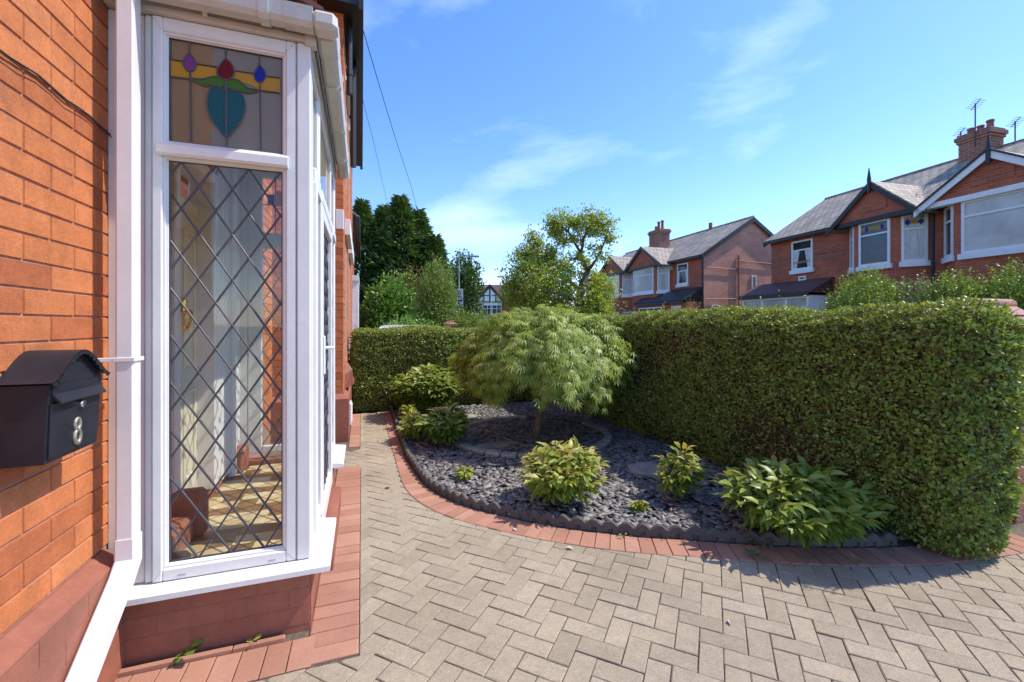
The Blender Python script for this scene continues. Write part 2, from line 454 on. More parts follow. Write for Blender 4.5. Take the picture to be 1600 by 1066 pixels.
M['tile_in'] = mat('porch_floor_tile', [(.62, .47, .25), (.68, .52, .29), (.56, .40, .20)], .30, noise=[(5, .8, 1.1), (40, .9, 1.05)])
M['tile_dark'] = mat('dark_floor_tile', [(.20, .095, .035), (.25, .13, .045)], .35, noise=(8, .7, 1.2))
M['cream'] = mat('cream_door_paint', [(.66, .62, .47)], .35, noise=(4, .92, 1.04))
M['greydoor'] = mat('pale_grey_door', [(.55, .57, .54)], .35, noise=(4, .92, 1.04))
M['clay'] = mat('terracotta_tile', [(.27, .085, .055), (.32, .11, .07), (.24, .075, .05)], .6, noise=[(8, .75, 1.15), (80, .88, 1.1)], bump=(70, .002), stain=(9, .66, (.15, .10, .08), .5))
M['pots'] = mat('clay_chimney_pot', [(.30, .10, .06)], .8, noise=(10, .7, 1.2))
M['wbrick'] = tex_wall('street_brick_red', (.38, .085, .038), (.50, .125, .052), (.34, .20, .15), .24, .085, .009)
M['wbrick_dark'] = tex_wall('street_brick_dark', (.22, .085, .055), (.31, .115, .070), (.34, .25, .20), .24, .085, .010)
M['gbrick'] = tex_wall('gable_brick_sunlit', (.56, .25, .165), (.66, .31, .21), (.46, .30, .23), .24, .085, .008)  # lightened brick: grazing sun on the gable is put into the colour
M['slates'] = tex_wall('slate_roof', (.27, .225, .17), (.42, .355, .275), (.12, .10, .08), .28, .26, .02, .7, 1.75, dirt=.7)
M['tiles'] = tex_wall('porch_roof_tile', (.15, .068, .052), (.19, .088, .066), (.06, .035, .03), .22, .16, .02, .6, 1.6)
M['tiles_dk'] = tex_wall('dark_porch_roof_tile', (.035, .036, .042), (.05, .05, .056), (.015, .015, .017), .26, .2, .025, .4, 1.6)
M['pane'] = mat('window_pane', [(.025, .032, .035), (.05, .06, .06)], .05, noise=(1.5, .4, 1.8), spec=.45)
M['pane_net'] = mat('window_pane_with_blind', [(.52, .51, .46)], .15, noise=[(1.2, .7, 1.15)], spec=.5)
M['curtain'] = mat('net_curtain', [(.62, .62, .58)], .9, noise=(6, .8, 1.05))
M['leadroof'] = mat('lead_flashing', [(.24, .25, .26)], .5, noise=(8, .8, 1.2))
M['white_far'] = mat('white_house_trim', [(.80, .80, .78)], .5, noise=(3, .9, 1.03))
M['steel'] = mat('galvanised_steel', [(.42, .43, .44)], .45, metal=.4)
M['carwhite'] = mat('white_car_paint', [(.78, .79, .80)], .25, coat=.6)
M['rubber'] = mat('rubber', [(.02, .02, .02)], .8)
M['ink'] = mat('sign_ink', [(.03, .03, .035)], .6)
M['signyellow'] = mat('sign_white', [(.75, .76, .72)], .5)

# ================================================================ SETTING: ground
def sheet(name, x0, x1, y0, y1, z, m):
    b = MB(); b.quad((x0, y0, z), (x1, y0, z), (x1, y1, z), (x0, y1, z), .5)
    return tag(b.build(name, m), kind='structure')

sheet('ground', -900, 900, -900, 900, -.040, M['grass'])
sheet('driveway_base', -6, 5.35, -8, 7.62, -.007, M['joint'])
sheet('pavement', 5.36, 7.1, -60, 120, -.008, M['flag'])
sheet('road', 7.10, 11.6, -60, 120, -.020, M['asphalt'])
sheet('far_pavement', 11.6, 13.0, -60, 120, -.008, M['flag'])

# the border curve (outer = path side), measured on the ground
OUT = [(.345, 9.0), (.345, 7.7), (.34, 6.0), (.35, 4.71), (.36, 4.15), (.41, 3.8), (.52, 3.49), (.68, 3.24), (.87, 3.03), (1.11, 2.79),
       (1.37, 2.585), (1.70, 2.37), (2.05, 2.19), (2.28, 2.065), (2.61, 1.905), (2.96, 1.765), (3.38, 1.64), (3.73, 1.58), (4.4, 1.50)]
def resample(P, step):
    # Catmull-Rom then even steps
    Q = []
    for i in range(len(P) - 1):
        p0 = P[max(i - 1, 0)]; p1 = P[i]; p2 = P[i + 1]; p3 = P[min(i + 2, len(P) - 1)]
        for k in range(12):
            t = k / 12
            Q.append(tuple(.5 * (2 * p1[a] + (p2[a] - p0[a]) * t + (2 * p0[a] - 5 * p1[a] + 4 * p2[a] - p3[a]) * t * t + (3 * p1[a] - p0[a] - 3 * p2[a] + p3[a]) * t ** 3) for a in (0, 1)))
    Q.append(P[-1])
    out = [Q[0]]; acc = 0
    for a, b in zip(Q, Q[1:]):
        seg = math.dist(a, b)
        while acc + seg >= step:
            t = (step - acc) / seg
            a = (a[0] + (b[0] - a[0]) * t, a[1] + (b[1] - a[1]) * t)
            out.append(a); seg = math.dist(a, b); acc = 0
        acc += seg
    return out
CUR = resample(OUT, .02)
CURN = []
for i in range(len(CUR)):
    a = CUR[max(i - 6, 0)]; b = CUR[min(i + 6, len(CUR) - 1)]
    d = Vector((b[0] - a[0], b[1] - a[1])).normalized()
    CURN.append(Vector((-d.y, d.x)))            # to the bed side
CURA = np.array(CUR)
def curve_at(p):
    i = int(np.argmin(((CURA - np.array(p)) ** 2).sum(1)))
    n = CURN[i]
    return i, (p[0] - CUR[i][0]) * n.x + (p[1] - CUR[i][1]) * n.y
def bwidth(i):
    y = CUR[i][1]
    return .11 + .10 * min(1, max(0, (4.9 - y) / 1.3))

def clip(poly, q, n):
    """keep the side (p-q).n <= 0"""
    out = []
    for a, b in zip(poly, poly[1:] + poly[:1]):
        da = (a[0] - q[0]) * n[0] + (a[1] - q[1]) * n[1]; db = (b[0] - q[0]) * n[0] + (b[1] - q[1]) * n[1]
        if da <= 0: out.append(a)
        if (da < 0 < db) or (db < 0 < da):
            t = da / (da - db); out.append((a[0] + (b[0] - a[0]) * t, a[1] + (b[1] - a[1]) * t))
    return out

def paver(mb, poly, z, ch=.0045, deep=.016, r=None):
    n = len(poly)
    cx = sum(p[0] for p in poly) / n; cy = sum(p[1] for p in poly) / n
    area = abs(sum(poly[i][0] * poly[(i + 1) % n][1] - poly[(i + 1) % n][0] * poly[i][1] for i in range(n))) / 2
    if area < .0009: return
    ins = []
    for p in poly:
        d = math.hypot(p[0] - cx, p[1] - cy)
        f = max(.3, 1 - ch * 1.3 / max(d, .02)); ins.append((cx + (p[0] - cx) * f, cy + (p[1] - cy) * f))
    dz = rnd.uniform(-.0018, .0018); tx = rnd.uniform(-.012, .012); ty = rnd.uniform(-.012, .012)
    vs = [(p[0], p[1], z - deep) for p in poly] + [(p[0], p[1], z - .003 + dz) for p in poly] + \
         [(p[0], p[1], z + dz + (p[0] - cx) * tx + (p[1] - cy) * ty) for p in ins]
    fs = []
    for k in (0, n):
        fs += [(k + i, k + (i + 1) % n, k + n + (i + 1) % n, k + n + i) for i in range(n)]
    fs.append(tuple(range(2 * n, 3 * n)))
    mb.add(vs, fs, r)

PITCH = .102
PO = None
def cam_ground(px, py, z=0.0):
    k = (px - 800) / 670; t = (EYE - z) * 670 / (py - 507)
    return ((SP + CP * k) * t, (CP - SP * k) * t)
PO = cam_ground(750.6, 921.9)
ua = R(-44.6)
U = (math.cos(ua), math.sin(ua)); Vv = (math.sin(ua), -math.cos(ua))
pv = MB()
EDGE_X = -.010            # outer line of the red edging along the house
for i in range(-90, 90):
    for j in range(-90, 90):
        m = (i - j) % 4
        if m == 0: a0, a1, b0, b1 = i, i + 2, j - 1, j       # laid along u
        elif m == 2: a0, a1, b0, b1 = i, i + 1, j - 2, j      # laid along v
        else: continue
        g = .0022
        c = [(a0 * PITCH + g, b0 * PITCH + g), (a1 * PITCH - g, b0 * PITCH + g), (a1 * PITCH - g, b1 * PITCH - g), (a0 * PITCH + g, b1 * PITCH - g)]
        jx, jy, ja = rnd.gauss(0, .0010), rnd.gauss(0, .0010), rnd.gauss(0, .006)
        mx_, my_ = (a0 + a1) / 2 * PITCH, (b0 + b1) / 2 * PITCH
        poly = []
        for (a, b) in c:
            a_, b_ = a - mx_, b - my_
            a2 = mx_ + a_ - b_ * ja + jx; b2 = my_ + b_ + a_ * ja + jy
            poly.append((PO[0] + U[0] * a2 + Vv[0] * b2, PO[1] + U[1] * a2 + Vv[1] * b2))
        cx = sum(p[0] for p in poly) / 4; cy = sum(p[1] for p in poly) / 4
        if not (-.98 < cx < 5.3 and -1.2 < cy < 7.6): continue
        if cx < .16 and 1.75 < cy < 2.35:
            lower = clip(poly, (0, 2.046), (0, 1))
            poly = clip(clip(poly, (0, 2.046), (0, -1)), (EDGE_X, 0), (-1, 0))
            for pq_ in (lower, poly):
                if len(pq_) > 2:
                    if sum(pq_[a][0] * pq_[(a + 1) % len(pq_)][1] - pq_[(a + 1) % len(pq_)][0] * pq_[a][1] for a in range(len(pq_))) < 0: pq_ = pq_[::-1]
                    paver(pv, pq_, 0.0)
            continue
        if cx < .12 and 2.3 < cy < 4.74: poly = clip(poly, (EDGE_X, 0), (-1, 0))
        if cy > 4.68 and cx < .1:
            poly = clip(poly, (-.30, 0), (-1, 0))
            if cy > 5.4: poly = clip(poly, (-.02, 0), (-1, 0))
        if len(poly) < 3: continue
        if cx > .1:
            k, d = curve_at((cx, cy))
            if d > .14: continue
            if d > -.16: poly = clip(poly, (CUR[k][0] - CURN[k].x * .003, CUR[k][1] - CURN[k].y * .003), (CURN[k].x, CURN[k].y))
        if len(poly) < 3: continue
        if poly and sum(poly[a][0] * poly[(a + 1) % len(poly)][1] - poly[(a + 1) % len(poly)][0] * poly[a][1] for a in range(len(poly))) < 0: poly = poly[::-1]
        paver(pv, poly, 0.0)
tag(pv.build('paving', M['paver']), kind='structure')

# red brick border round the bed: soldiers set square to the curve
bb = MB(); i = 0; step = 5
while i + step < len(CUR):
    k0, k1 = i, i + step
    a, b = CUR[k0], CUR[k1]; na, nb = CURN[k0], CURN[k1]
    wa = bwidth(k0) + rnd.uniform(-.004, .004)
    tv = Vector((b[0] - a[0], b[1] - a[1])).normalized() * .0022
    poly = [(a[0] + tv.x, a[1] + tv.y), (b[0] - tv.x, b[1] - tv.y),
            (b[0] + nb.x * wa - tv.x, b[1] + nb.y * wa - tv.y), (a[0] + na.x * wa + tv.x, a[1] + na.y * wa + tv.y)]
    paver(bb, poly, .003, .005)
    i += step
tag(bb.build('brick_border', M['redpaver']), kind='structure')

# red edging along the house
eb = MB()
y = 2.06
while y < 4.74:
    paver(eb, [(-.235, y + .002), (EDGE_X - .004, y + .002), (EDGE_X - .004, y + .099), (-.235, y + .099)], .004, .005)
    y += .1015
for x in np.arange(-1.02, -.26, .1015):
    paver(eb, [(x + .002, 2.052), (x + .0995, 2.052), (x + .0995, 2.25), (x + .002, 2.25)], .004, .005)
for x in np.arange(-.985, -.36, .215):        # brick-on-edge strip against the porch base
    x2_ = min(x + .212, -.245)
    paver(eb, [(x + .002, 2.253), (x2_, 2.253), (x2_, 2.280), (x + .002, 2.280)], .018, .003, .03)
y = 4.76
while y < 5.7:
    paver(eb, [(-.50, y + .002), (-.305, y + .002), (-.305, y + .099), (-.50, y + .099)], .004, .005); y += .1015
y = 5.55
while y < 7.5:
    paver(eb, [(-.15, y + .002), (-.025, y + .002), (-.025, y + .099), (-.15, y + .099)], .004, .005); y += .1015
tag(eb.build('house_edging', M['redpaver']), kind='structure')

# ================================================================ THE BED
bed_poly = [(CUR[k][0] + CURN[k].x * (bwidth(k) + .004), CUR[k][1] + CURN[k].y * (bwidth(k) + .004)) for k in range(65, len(CUR), 4)] + [(4.6, 1.8), (4.6, 8.2), (.45, 8.2)]
b = MB(); n = len(bed_poly)
b.add([(p[0], p[1], .004) for p in bed_poly], [tuple(range(n))], .5)
tag(b.build('bed_soil', M['soil']), kind='structure')

NC = 21000
P = np.stack([RS.uniform(.4, 3.95, NC), RS.uniform(1.75, 7.6, NC), RS.uniform(.008, .03, NC)], 1)
keep = []
for k, p in enumerate(P):
    ii, d = curve_at((p[0], p[1]))
    rr0 = math.hypot(p[0] - 2.12, (p[1] - 5.32) / .96)
    keep.append(d > bwidth(ii) + .055 and not (.955 < rr0 < 1.085 and rnd.random() < .93) and not (abs(p[0] - 1.52) < .3 and abs(p[1] - 4.95) < .06))
P = P[np.array(keep)]; NC = len(P)
chipV = []
sz = RS.gamma(5, .0056, NC) + .011
sz = np.minimum(sz, .056)
for k in range(NC):
    ang = np.sort((np.arange(5) + RS.uniform(-.36, .36, 5)) * 2 * math.pi / 5)
    rr_ = RS.uniform(.75, 1.15, 5) * sz[k]
    el = RS.uniform(.36, .85)
    a0 = RS.uniform(0, 6.28)
    xs = np.cos(ang) * rr_; ys = np.sin(ang) * rr_ * el
    X_ = xs * math.cos(a0) - ys * math.sin(a0); Y_ = xs * math.sin(a0) + ys * math.cos(a0)
    tx, ty = RS.normal(0, .15, 2)
    th = RS.uniform(.003, .007)
    zz = P[k, 2] + X_ * tx + Y_ * ty
    top = np.stack([P[k, 0] + X_, P[k, 1] + Y_, zz + th], 1)
    bot = np.stack([P[k, 0] + X_, P[k, 1] + Y_, zz], 1)
    chipV.append(np.concatenate([top, bot]))
V = np.concatenate(chipV)
quads = np.array([(1, 0, 5), (1, 5, 6), (2, 1, 6), (2, 6, 7), (3, 2, 7), (3, 7, 8), (4, 3, 8), (4, 8, 9), (0, 4, 9), (0, 9, 5), (0, 1, 2), (0, 2, 3), (0, 3, 4)])
F = (quads[None] + (np.arange(NC) * 10)[:, None, None]).reshape(-1, 3)
tag(np_mesh('slate_chippings', V, F, np.repeat(RS.rand(NC), 10), M['slate']),
    'loose grey slate chippings spread over the planting bed', 'chippings', kind='stuff')

# scalloped edging units
k = 65; unit = 12; cnt = 0
while k + unit < len(CUR) - 42:
    mb = MB(); nseg = 36
    top = []; fr = []
    for s in range(nseg + 1):
        t = s / nseg * unit; k0 = int(math.floor(t)); fr_ = t - k0
        A_, B_ = CUR[k + k0], CUR[min(k + k0 + 1, len(CUR) - 1)]
        nn_ = CURN[k + k0]
        off = bwidth(k + k0) + .012
        px_ = A_[0] + (B_[0] - A_[0]) * fr_; py_ = A_[1] + (B_[1] - A_[1]) * fr_
        ph = s / nseg * 2 * math.pi
        sc_ = abs(math.sin(ph)); low_ = abs(math.cos(ph))
        e_ = .0 if 0 < s < nseg else .004
        hh = .058 + .032 * (.5 - .5 * math.cos(2 * ph)) ** .8 - e_
        thf = .002 if 0 < s < nseg else 0
        q = (px_ + nn_.x * (off - thf), py_ + nn_.y * (off - thf)); q2 = (px_ + nn_.x * (off + .030 + thf), py_ + nn_.y * (off + .030 + thf))
        hole = 1 if sc_ > .93 else 0
        m_ = (px_ + nn_.x * (off - thf + hole * .018), py_ + nn_.y * (off - thf + hole * .012))
        top.append([(q[0], q[1], -.01), (m_[0], m_[1], .012), (m_[0], m_[1], .030), (q[0], q[1], .036), (q[0], q[1], hh - .006), (q[0] + nn_.x * .007, q[1] + nn_.y * .007, hh),
                    (q2[0] - nn_.x * .007, q2[1] - nn_.y * .007, hh), (q2[0], q2[1], hh - .006), (q2[0], q2[1], -.01)])
    vs = [p for row in top for p in row]; m_ = 9
    fs = [(s * m_ + a, (s + 1) * m_ + a, (s + 1) * m_ + a + 1, s * m_ + a + 1) for s in range(nseg) for a in range(m_ - 1)]
    fs += [tuple(range(m_)), tuple(nseg * m_ + a for a in reversed(range(m_)))]
    mb.add(vs, fs)
    o = mb.build('edging_strip', M['edging'], fixn=True)
    tag(o, 'dark grey scalloped concrete edging strip in the row round the slate bed', 'garden edging', 'scalloped edging strips round the bed')
    k += unit; cnt += 1

RS = np.random.RandomState(77)
nl = 420
kk = RS.randint(60, len(CUR) - 70, nl)
side_ = np.where(RS.rand(nl) < .62, RS.normal(.0, .018, nl) - .012, RS.uniform(-.5, -.05, nl))
Pl = np.array([(CUR[k][0] + CURN[k].x * (bwidth(k) + d_), CUR[k][1] + CURN[k].y * (bwidth(k) + d_), .007) for k, d_ in zip(kk, np.where(side_ > -.1, side_, side_))])
Dl = rdir(nl); Dl[:, 2] *= .15
v_, f_, r_ = scatter(LEAF_T, LEAF_F, Pl, Dl, np.array([0, 0, 1.0]) + RS.normal(0, .25, (nl, 3)), RS.uniform(.006, .020, nl) * np.where(side_ > -.05, 1.1, .6), RS.rand(nl))
v_[:, 2] = np.maximum(v_[:, 2], .0045)
tag(np_mesh('leaf_litter', v_, f_, r_, mat('litter', [(.10, .065, .035), (.22, .15, .08), (.34, .26, .15), (.10, .12, .04)], .9)), 'scattered dry leaf bits and crumbs along the brick border', 'leaf litter', kind='stuff')

# ring of stone setts round the maple
MAPLE = (2.20, 5.22)
for ring, (rad, n_) in enumerate(((1.02, 34),)):
    mb = MB()
    for s in range(n_):
        a = 2 * math.pi * s / n_ + .05
        if 0.35 < a < 1.2: continue
        c_ = (2.12 + math.cos(a) * rad, 5.32 + math.sin(a) * rad * .96)
        tx_ = Vector((-math.sin(a), math.cos(a), 0)); nr_ = Vector((math.cos(a), math.sin(a), 0))
        mb.obox((c_[0], c_[1], rnd.uniform(.0, .012)), tx_, nr_, (0, 0, 1), -.086, .086, -.055, .055, 0, .052, c=.012)
    tag(mb.build('stone_ring', M['stone']), 'ring of small weathered stone setts around the maple tree', 'stone edging')
for (x, y, sx_, sy_, a, lab) in ((2.72, 3.62, .24, .20, .3, 'flat weathered stepping stone half buried in slate between peony plants'),
                                 (1.55, 6.6, .22, .18, 1.0, 'pale stepping stone lying in the slate behind the maple trunk'),
                                 (1.52, 4.95, .30, .09, .1, 'narrow stone slab lying in the slate inside the stone ring')):
    mb = MB(); pts = []
    for s in range(9):
        t = 2 * math.pi * s / 9
        pts.append((math.cos(t) * sx_ * rnd.uniform(.85, 1.08), math.sin(t) * sy_ * rnd.uniform(.85, 1.08)))
    mb.prism(pts, .0, .034)
    o = mb.build('stepping_stone', M['stone']); o.location = (x, y, .008); o.rotation_euler = (.01, .02, a)
    tag(o, lab, 'stepping stone')

# ================================================================ HEDGES
def hedge(name, label, box, top_r, n, leaf, seed, parent_loc, mat_=None, bulge=.04, up_sprigs=0, lean=0.0, ins=.10, dens_fn=None):
    """box hedge with rounded top; box = (x0,x1,y0,y1,z1)"""
    global RS
    RS = np.random.RandomState(seed)
    x0, x1, y0, y1, z1 = box
    root = empty(name, parent_loc, 0, label, 'hedge')
    def surf(u, v, face):
        pass
    cx, cy = (x0 + x1) / 2, (y0 + y1) / 2; hx, hy = (x1 - x0) / 2, (y1 - y0) / 2
    def rounded(Q, shrink):
        # Q on box surface (unit-ish), project to a rounded box
        r = top_r
        C = np.empty_like(Q)
        C[:, 0] = np.clip(Q[:, 0], cx - (hx - r), cx + (hx - r))
        C[:, 1] = np.clip(Q[:, 1], cy - (hy - r), cy + (hy - r))
        C[:, 2] = np.minimum(Q[:, 2], z1 - r)
        D = Q - C; D[:, 2] = np.where(Q[:, 2] > z1 - r, D[:, 2], 0)
        Nn = nrm(D)
        return C + Nn * (r - shrink), Nn
    def wob(P_, Nn):
        w_ = bulge * (np.sin(P_[:, 0] * 2.3 + P_[:, 2] * 1.7 + seed) + np.sin(P_[:, 1] * 1.9 - P_[:, 2] * 2.6 + seed * 2) + .7 * np.sin(P_[:, 0] * 5.1 + P_[:, 1] * 4.3) + .5 * np.sin(P_[:, 1] * 9.1 + P_[:, 2] * 8)) * .6
        w_ = w_ - .13 * np.clip(.45 - P_[:, 2], 0, .45) / .45
        return P_ + Nn * w_[:, None]
    def sample(m_):
        ar = np.array([2 * hy * z1, 2 * hy * z1, 2 * hx * z1, 2 * hx * z1, 4 * hx * hy])
        f_ = RS.choice(5, m_, p=ar / ar.sum())
        u, v = RS.rand(m_), RS.rand(m_)
        Q = np.empty((m_, 3))
        Q[:, 0] = np.where(f_ == 0, x0, np.where(f_ == 1, x1, x0 + u * 2 * hx))
        Q[:, 1] = np.where(f_ == 2, y0, np.where(f_ == 3, y1, np.where(f_ == 4, y0 + v * 2 * hy, y0 + u * 2 * hy)))
        Q[:, 2] = np.where(f_ == 4, z1, v * z1)
        return Q
    Q = sample(n)
    P_, Nn = rounded(Q, 0)
    P_ = wob(P_, Nn)
    if lean:
        P_[:, 0] += lean * np.clip(P_[:, 1] - y0, 0, 9) * 0
    # clumps: low-frequency depth so that the face is tufted
    cl = np.sin(P_[:, 0] * 17 + 2 * np.sin(P_[:, 2] * 13)) * np.sin(P_[:, 1] * 19 + 2 * np.sin(P_[:, 2] * 11 + 1)) * np.sin(P_[:, 2] * 21)
    dep = np.abs(RS.normal(0, .035, n)) + .035 * (cl < -.12)
    out = np.clip(RS.normal(0, .008, n), 0, .05)
    P_ = P_ - Nn * (dep - out)[:, None]
    ok = P_[:, 2] > .03
    # bare, twiggy patches on the shaded face
    gap = (np.sin(P_[:, 1] * 3.1 + 1.3 * np.sin(P_[:, 2] * 4 + seed)) + np.sin(P_[:, 2] * 5.3 + P_[:, 1] * 1.7 + P_[:, 0] * 2.1)) * .5
    pb = np.where((gap > .18) & (Nn[:, 2] < .3), np.clip((gap - .1) * 1.2, 0, .82), .0)
    ok &= RS.rand(n) > pb
    P_, Nn = P_[ok], Nn[ok]; n2 = len(P_)
    D = nrm(Nn * .55 + rdir(n2) * .8 + np.array([0, 0, .25]))
    NN = nrm(Nn * .9 + rdir(n2) * .55 + np.array([0, 0, .35]))
    S = leaf * RS.uniform(.55, 1.35, n2)
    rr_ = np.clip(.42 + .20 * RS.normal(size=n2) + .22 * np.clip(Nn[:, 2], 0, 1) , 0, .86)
    rr_ = np.where(RS.rand(n2) < .025, .98, rr_)
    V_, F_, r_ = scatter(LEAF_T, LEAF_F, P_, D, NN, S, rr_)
    loc = np.array(parent_loc)
    fol = [(V_ - loc, F_, r_)]
    # stray shoots standing out of the clipped faces
    ns = max(60, n // 800)
    Qs = sample(ns); Ps, Ns = rounded(Qs, 0); Ps = wob(Ps, Ns); ks = Ps[:, 2] > .1; Ps, Ns = Ps[ks], Ns[ks]; ns = len(Ps)
    dirs = nrm(Ns * .7 + rdir(ns) * .35 + np.array([0, 0, .75])); ln = RS.uniform(.04, .12, ns) * (1 + .6 * (Ns[:, 2] > .5))
    tt = np.linspace(0, 1, 7)
    Pl = (Ps[:, None] + dirs[:, None] * (tt[None, :, None] * ln[:, None, None])).reshape(-1, 3)
    Dl = nrm(np.repeat(dirs, 7, 0) * .5 + rdir(len(Pl)))
    v2, f2, r2 = scatter(LEAF_T, LEAF_F, Pl, Dl, nrm(rdir(len(Pl)) + np.array([0, 0, .6])), leaf * RS.uniform(.5, 1.0, len(Pl)), np.clip(RS.normal(.62, .12, len(Pl)), 0, .86))
    fol.append((v2 - loc, f2 + len(V_), r2))
    np_mesh('foliage', np.concatenate([q[0] for q in fol]), np.concatenate([q[1] for q in fol]), np.concatenate([q[2] for q in fol]), mat_ or M['hedge'], root)
    # twigs
    m_ = n // 9
    Qt = sample(m_); Pt, Nt = rounded(Qt, .04); Pt = wob(Pt, Nt); okt = Pt[:, 2] > .05; Pt, Nt = Pt[okt], Nt[okt]
    Dt = nrm(Nt * .45 + rdir(len(Pt)) * .7 + np.array([0, 0, .5]))
    TT = np.array([(-.02, 0, 0), (.02, 0, 0), (.008, 1, 0), (-.008, 1, 0)]); TF = np.array([(0, 1, 2, 3)])
    V_, F_, r_ = scatter(TT, TF, Pt - Dt * .06, Dt, Nt + rdir(len(Pt)) * .3, RS.uniform(.07, .16, len(Pt)), RS.rand(len(Pt)))
    np_mesh('twigs', V_ - loc, F_, r_, M['twig'], root)
    # added solid dark lump, makes the hedge opaque behind its leaves
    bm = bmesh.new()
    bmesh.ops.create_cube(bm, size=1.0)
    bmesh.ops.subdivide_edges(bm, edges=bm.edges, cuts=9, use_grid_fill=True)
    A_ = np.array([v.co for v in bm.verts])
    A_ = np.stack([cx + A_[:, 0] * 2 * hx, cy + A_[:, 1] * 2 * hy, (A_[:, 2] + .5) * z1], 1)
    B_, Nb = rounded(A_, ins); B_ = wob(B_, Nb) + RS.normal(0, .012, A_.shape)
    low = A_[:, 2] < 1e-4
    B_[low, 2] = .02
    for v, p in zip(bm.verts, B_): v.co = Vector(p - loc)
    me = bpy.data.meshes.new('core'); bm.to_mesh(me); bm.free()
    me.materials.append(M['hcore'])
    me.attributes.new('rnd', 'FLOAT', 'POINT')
    o = bpy.data.objects.new('inner_core', me); COL.objects.link(o); o.parent = root
    return root

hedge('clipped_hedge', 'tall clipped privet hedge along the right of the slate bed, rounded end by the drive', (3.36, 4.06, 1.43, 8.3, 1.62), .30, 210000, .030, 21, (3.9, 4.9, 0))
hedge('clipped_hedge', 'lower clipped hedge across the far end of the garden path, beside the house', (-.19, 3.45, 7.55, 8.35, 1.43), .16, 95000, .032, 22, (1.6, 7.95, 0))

# ================================================================ MAPLE
RS = np.random.RandomState(5)
mroot = empty('maple_tree', (MAPLE[0], MAPLE[1], 0), 0, 'weeping mushroom shaped maple with feathery pale green leaves in the slate bed', 'tree')
mb = MB()
mb.tube([(-.05, -.02, -.02), (-.02, -.02, .16), (.02, 0, .34), (.10, .03, .50), (.09, .05, .72), (.02, .06, .92)], [.062, .05, .046, .047, .05, .045], 10)
mb.build('trunk', M['bark'], mroot, smooth=True)
mb = MB()
tips = []
for q in range(13):
    a = q * 2.4 + rnd.uniform(-.2, .2); rr_ = rnd.uniform(.55, 1.0)
    p0 = Vector((.05, .05, rnd.uniform(.65, .9)))
    p1 = p0 + Vector((math.cos(a) * .3 * rr_, math.sin(a) * .3 * rr_, .28))
    p2 = p0 + Vector((math.cos(a) * .68 * rr_, math.sin(a) * .68 * rr_, .34))
    p3 = p0 + Vector((math.cos(a) * .98 * rr_, math.sin(a) * .98 * rr_, .10))
    mb.tube([p0, p1, p2, p3], [.022, .016, .010, .005], 6)
mb.build('branches', M['bark'], mroot, smooth=True)
# leaf of seven narrow drooping fingers
fing = []; ff = []
for q, (an, ln) in enumerate(((-1.35, .55), (-.85, .8), (-.4, .95), (0, 1.05), (.4, .95), (.85, .8), (1.35, .55))):
    d = np.array([math.sin(an), math.cos(an), 0]); s_ = np.array([math.cos(an), -math.sin(an), 0])
    bI = len(fing)
    fing += [d * .04, d * ln * .5 + s_ * .062 + np.array([0, 0, .05]), d * ln + np.array([0, 0, -.16 - .08 * abs(an)]), d * ln * .5 - s_ * .062 + np.array([0, 0, .05])]
    ff.append((bI, bI + 1, bI + 2, bI + 3))
MT = np.array(fing); MF = np.array(ff)
N_ = 11500
th = RS.uniform(0, 2 * math.pi, N_)
# dome with scalloped, layered rim
u = RS.rand(N_) ** .52
lay = RS.choice([0, 0, 0, 1, 1, 2], N_)
Rm = 1.09 + .09 * np.sin(th * 3 + .6) + .07 * np.sin(th * 7 + 1) + .05 * np.sin(th * 13)
rad = u * Rm * (1 - .13 * lay)
zt = 1.60 - .10 * lay - .58 * (u ** 3.1) - .10 * np.sin(th * 5 + 2) * u ** 2
# hanging skirt
sk = RS.rand(N_) < .33
drop = RS.rand(N_) ** 1.3 * (.21 + .12 * np.sin(th * 9) + .07 * np.sin(th * 4 + 1))
rad = np.where(sk, Rm * (.97 - .18 * RS.rand(N_)) - drop * .12, rad)
zt = np.where(sk, 1.0 - drop + .04 * np.sin(th * 5), zt)
clump = .09 * np.sin(th * 11 + u * 9) * np.sin(u * 17 + th * 3)
zt = zt + clump + RS.normal(0, .022, N_)
P = np.stack([np.cos(th) * rad + .10, np.sin(th) * rad * .98 + .06, zt], 1)
radial = np.stack([np.cos(th), np.sin(th), np.zeros(N_)], 1)
wild = (RS.rand(N_) < .24)[:, None] * RS.uniform(.01, .17, (N_, 1))
P = P + radial * wild * np.where(sk, 1, u)[:, None] + np.array([0, 0, .35]) * wild * np.where(sk, -.5, 1 - u)[:, None]
slope_ = np.where(sk, 1.0, .08 + .85 * u ** 2)[:, None]
D = nrm(radial * .9 - np.array([0, 0, 1]) * slope_ + rdir(N_) * .60)
gapm = np.sin(th * 9 + u * 13) * np.sin(u * 15 - th * 4) + .5 * np.sin(th * 23)
Nn = nrm(radial * (u * .8)[:, None] + np.array([0, 0, 1.0]) + rdir(N_) * .4)
Nn = np.where(sk[:, None], nrm(radial + np.array([0, 0, .5]) + rdir(N_) * .4), Nn)
kp = (gapm > -.42) | (RS.rand(N_) < .2)
P[~kp] -= np.array([0, 0, .09])
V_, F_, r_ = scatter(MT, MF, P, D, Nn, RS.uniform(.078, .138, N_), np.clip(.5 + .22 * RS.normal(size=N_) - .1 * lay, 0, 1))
np_mesh('foliage', V_, F_, r_, M['maple'], mroot)

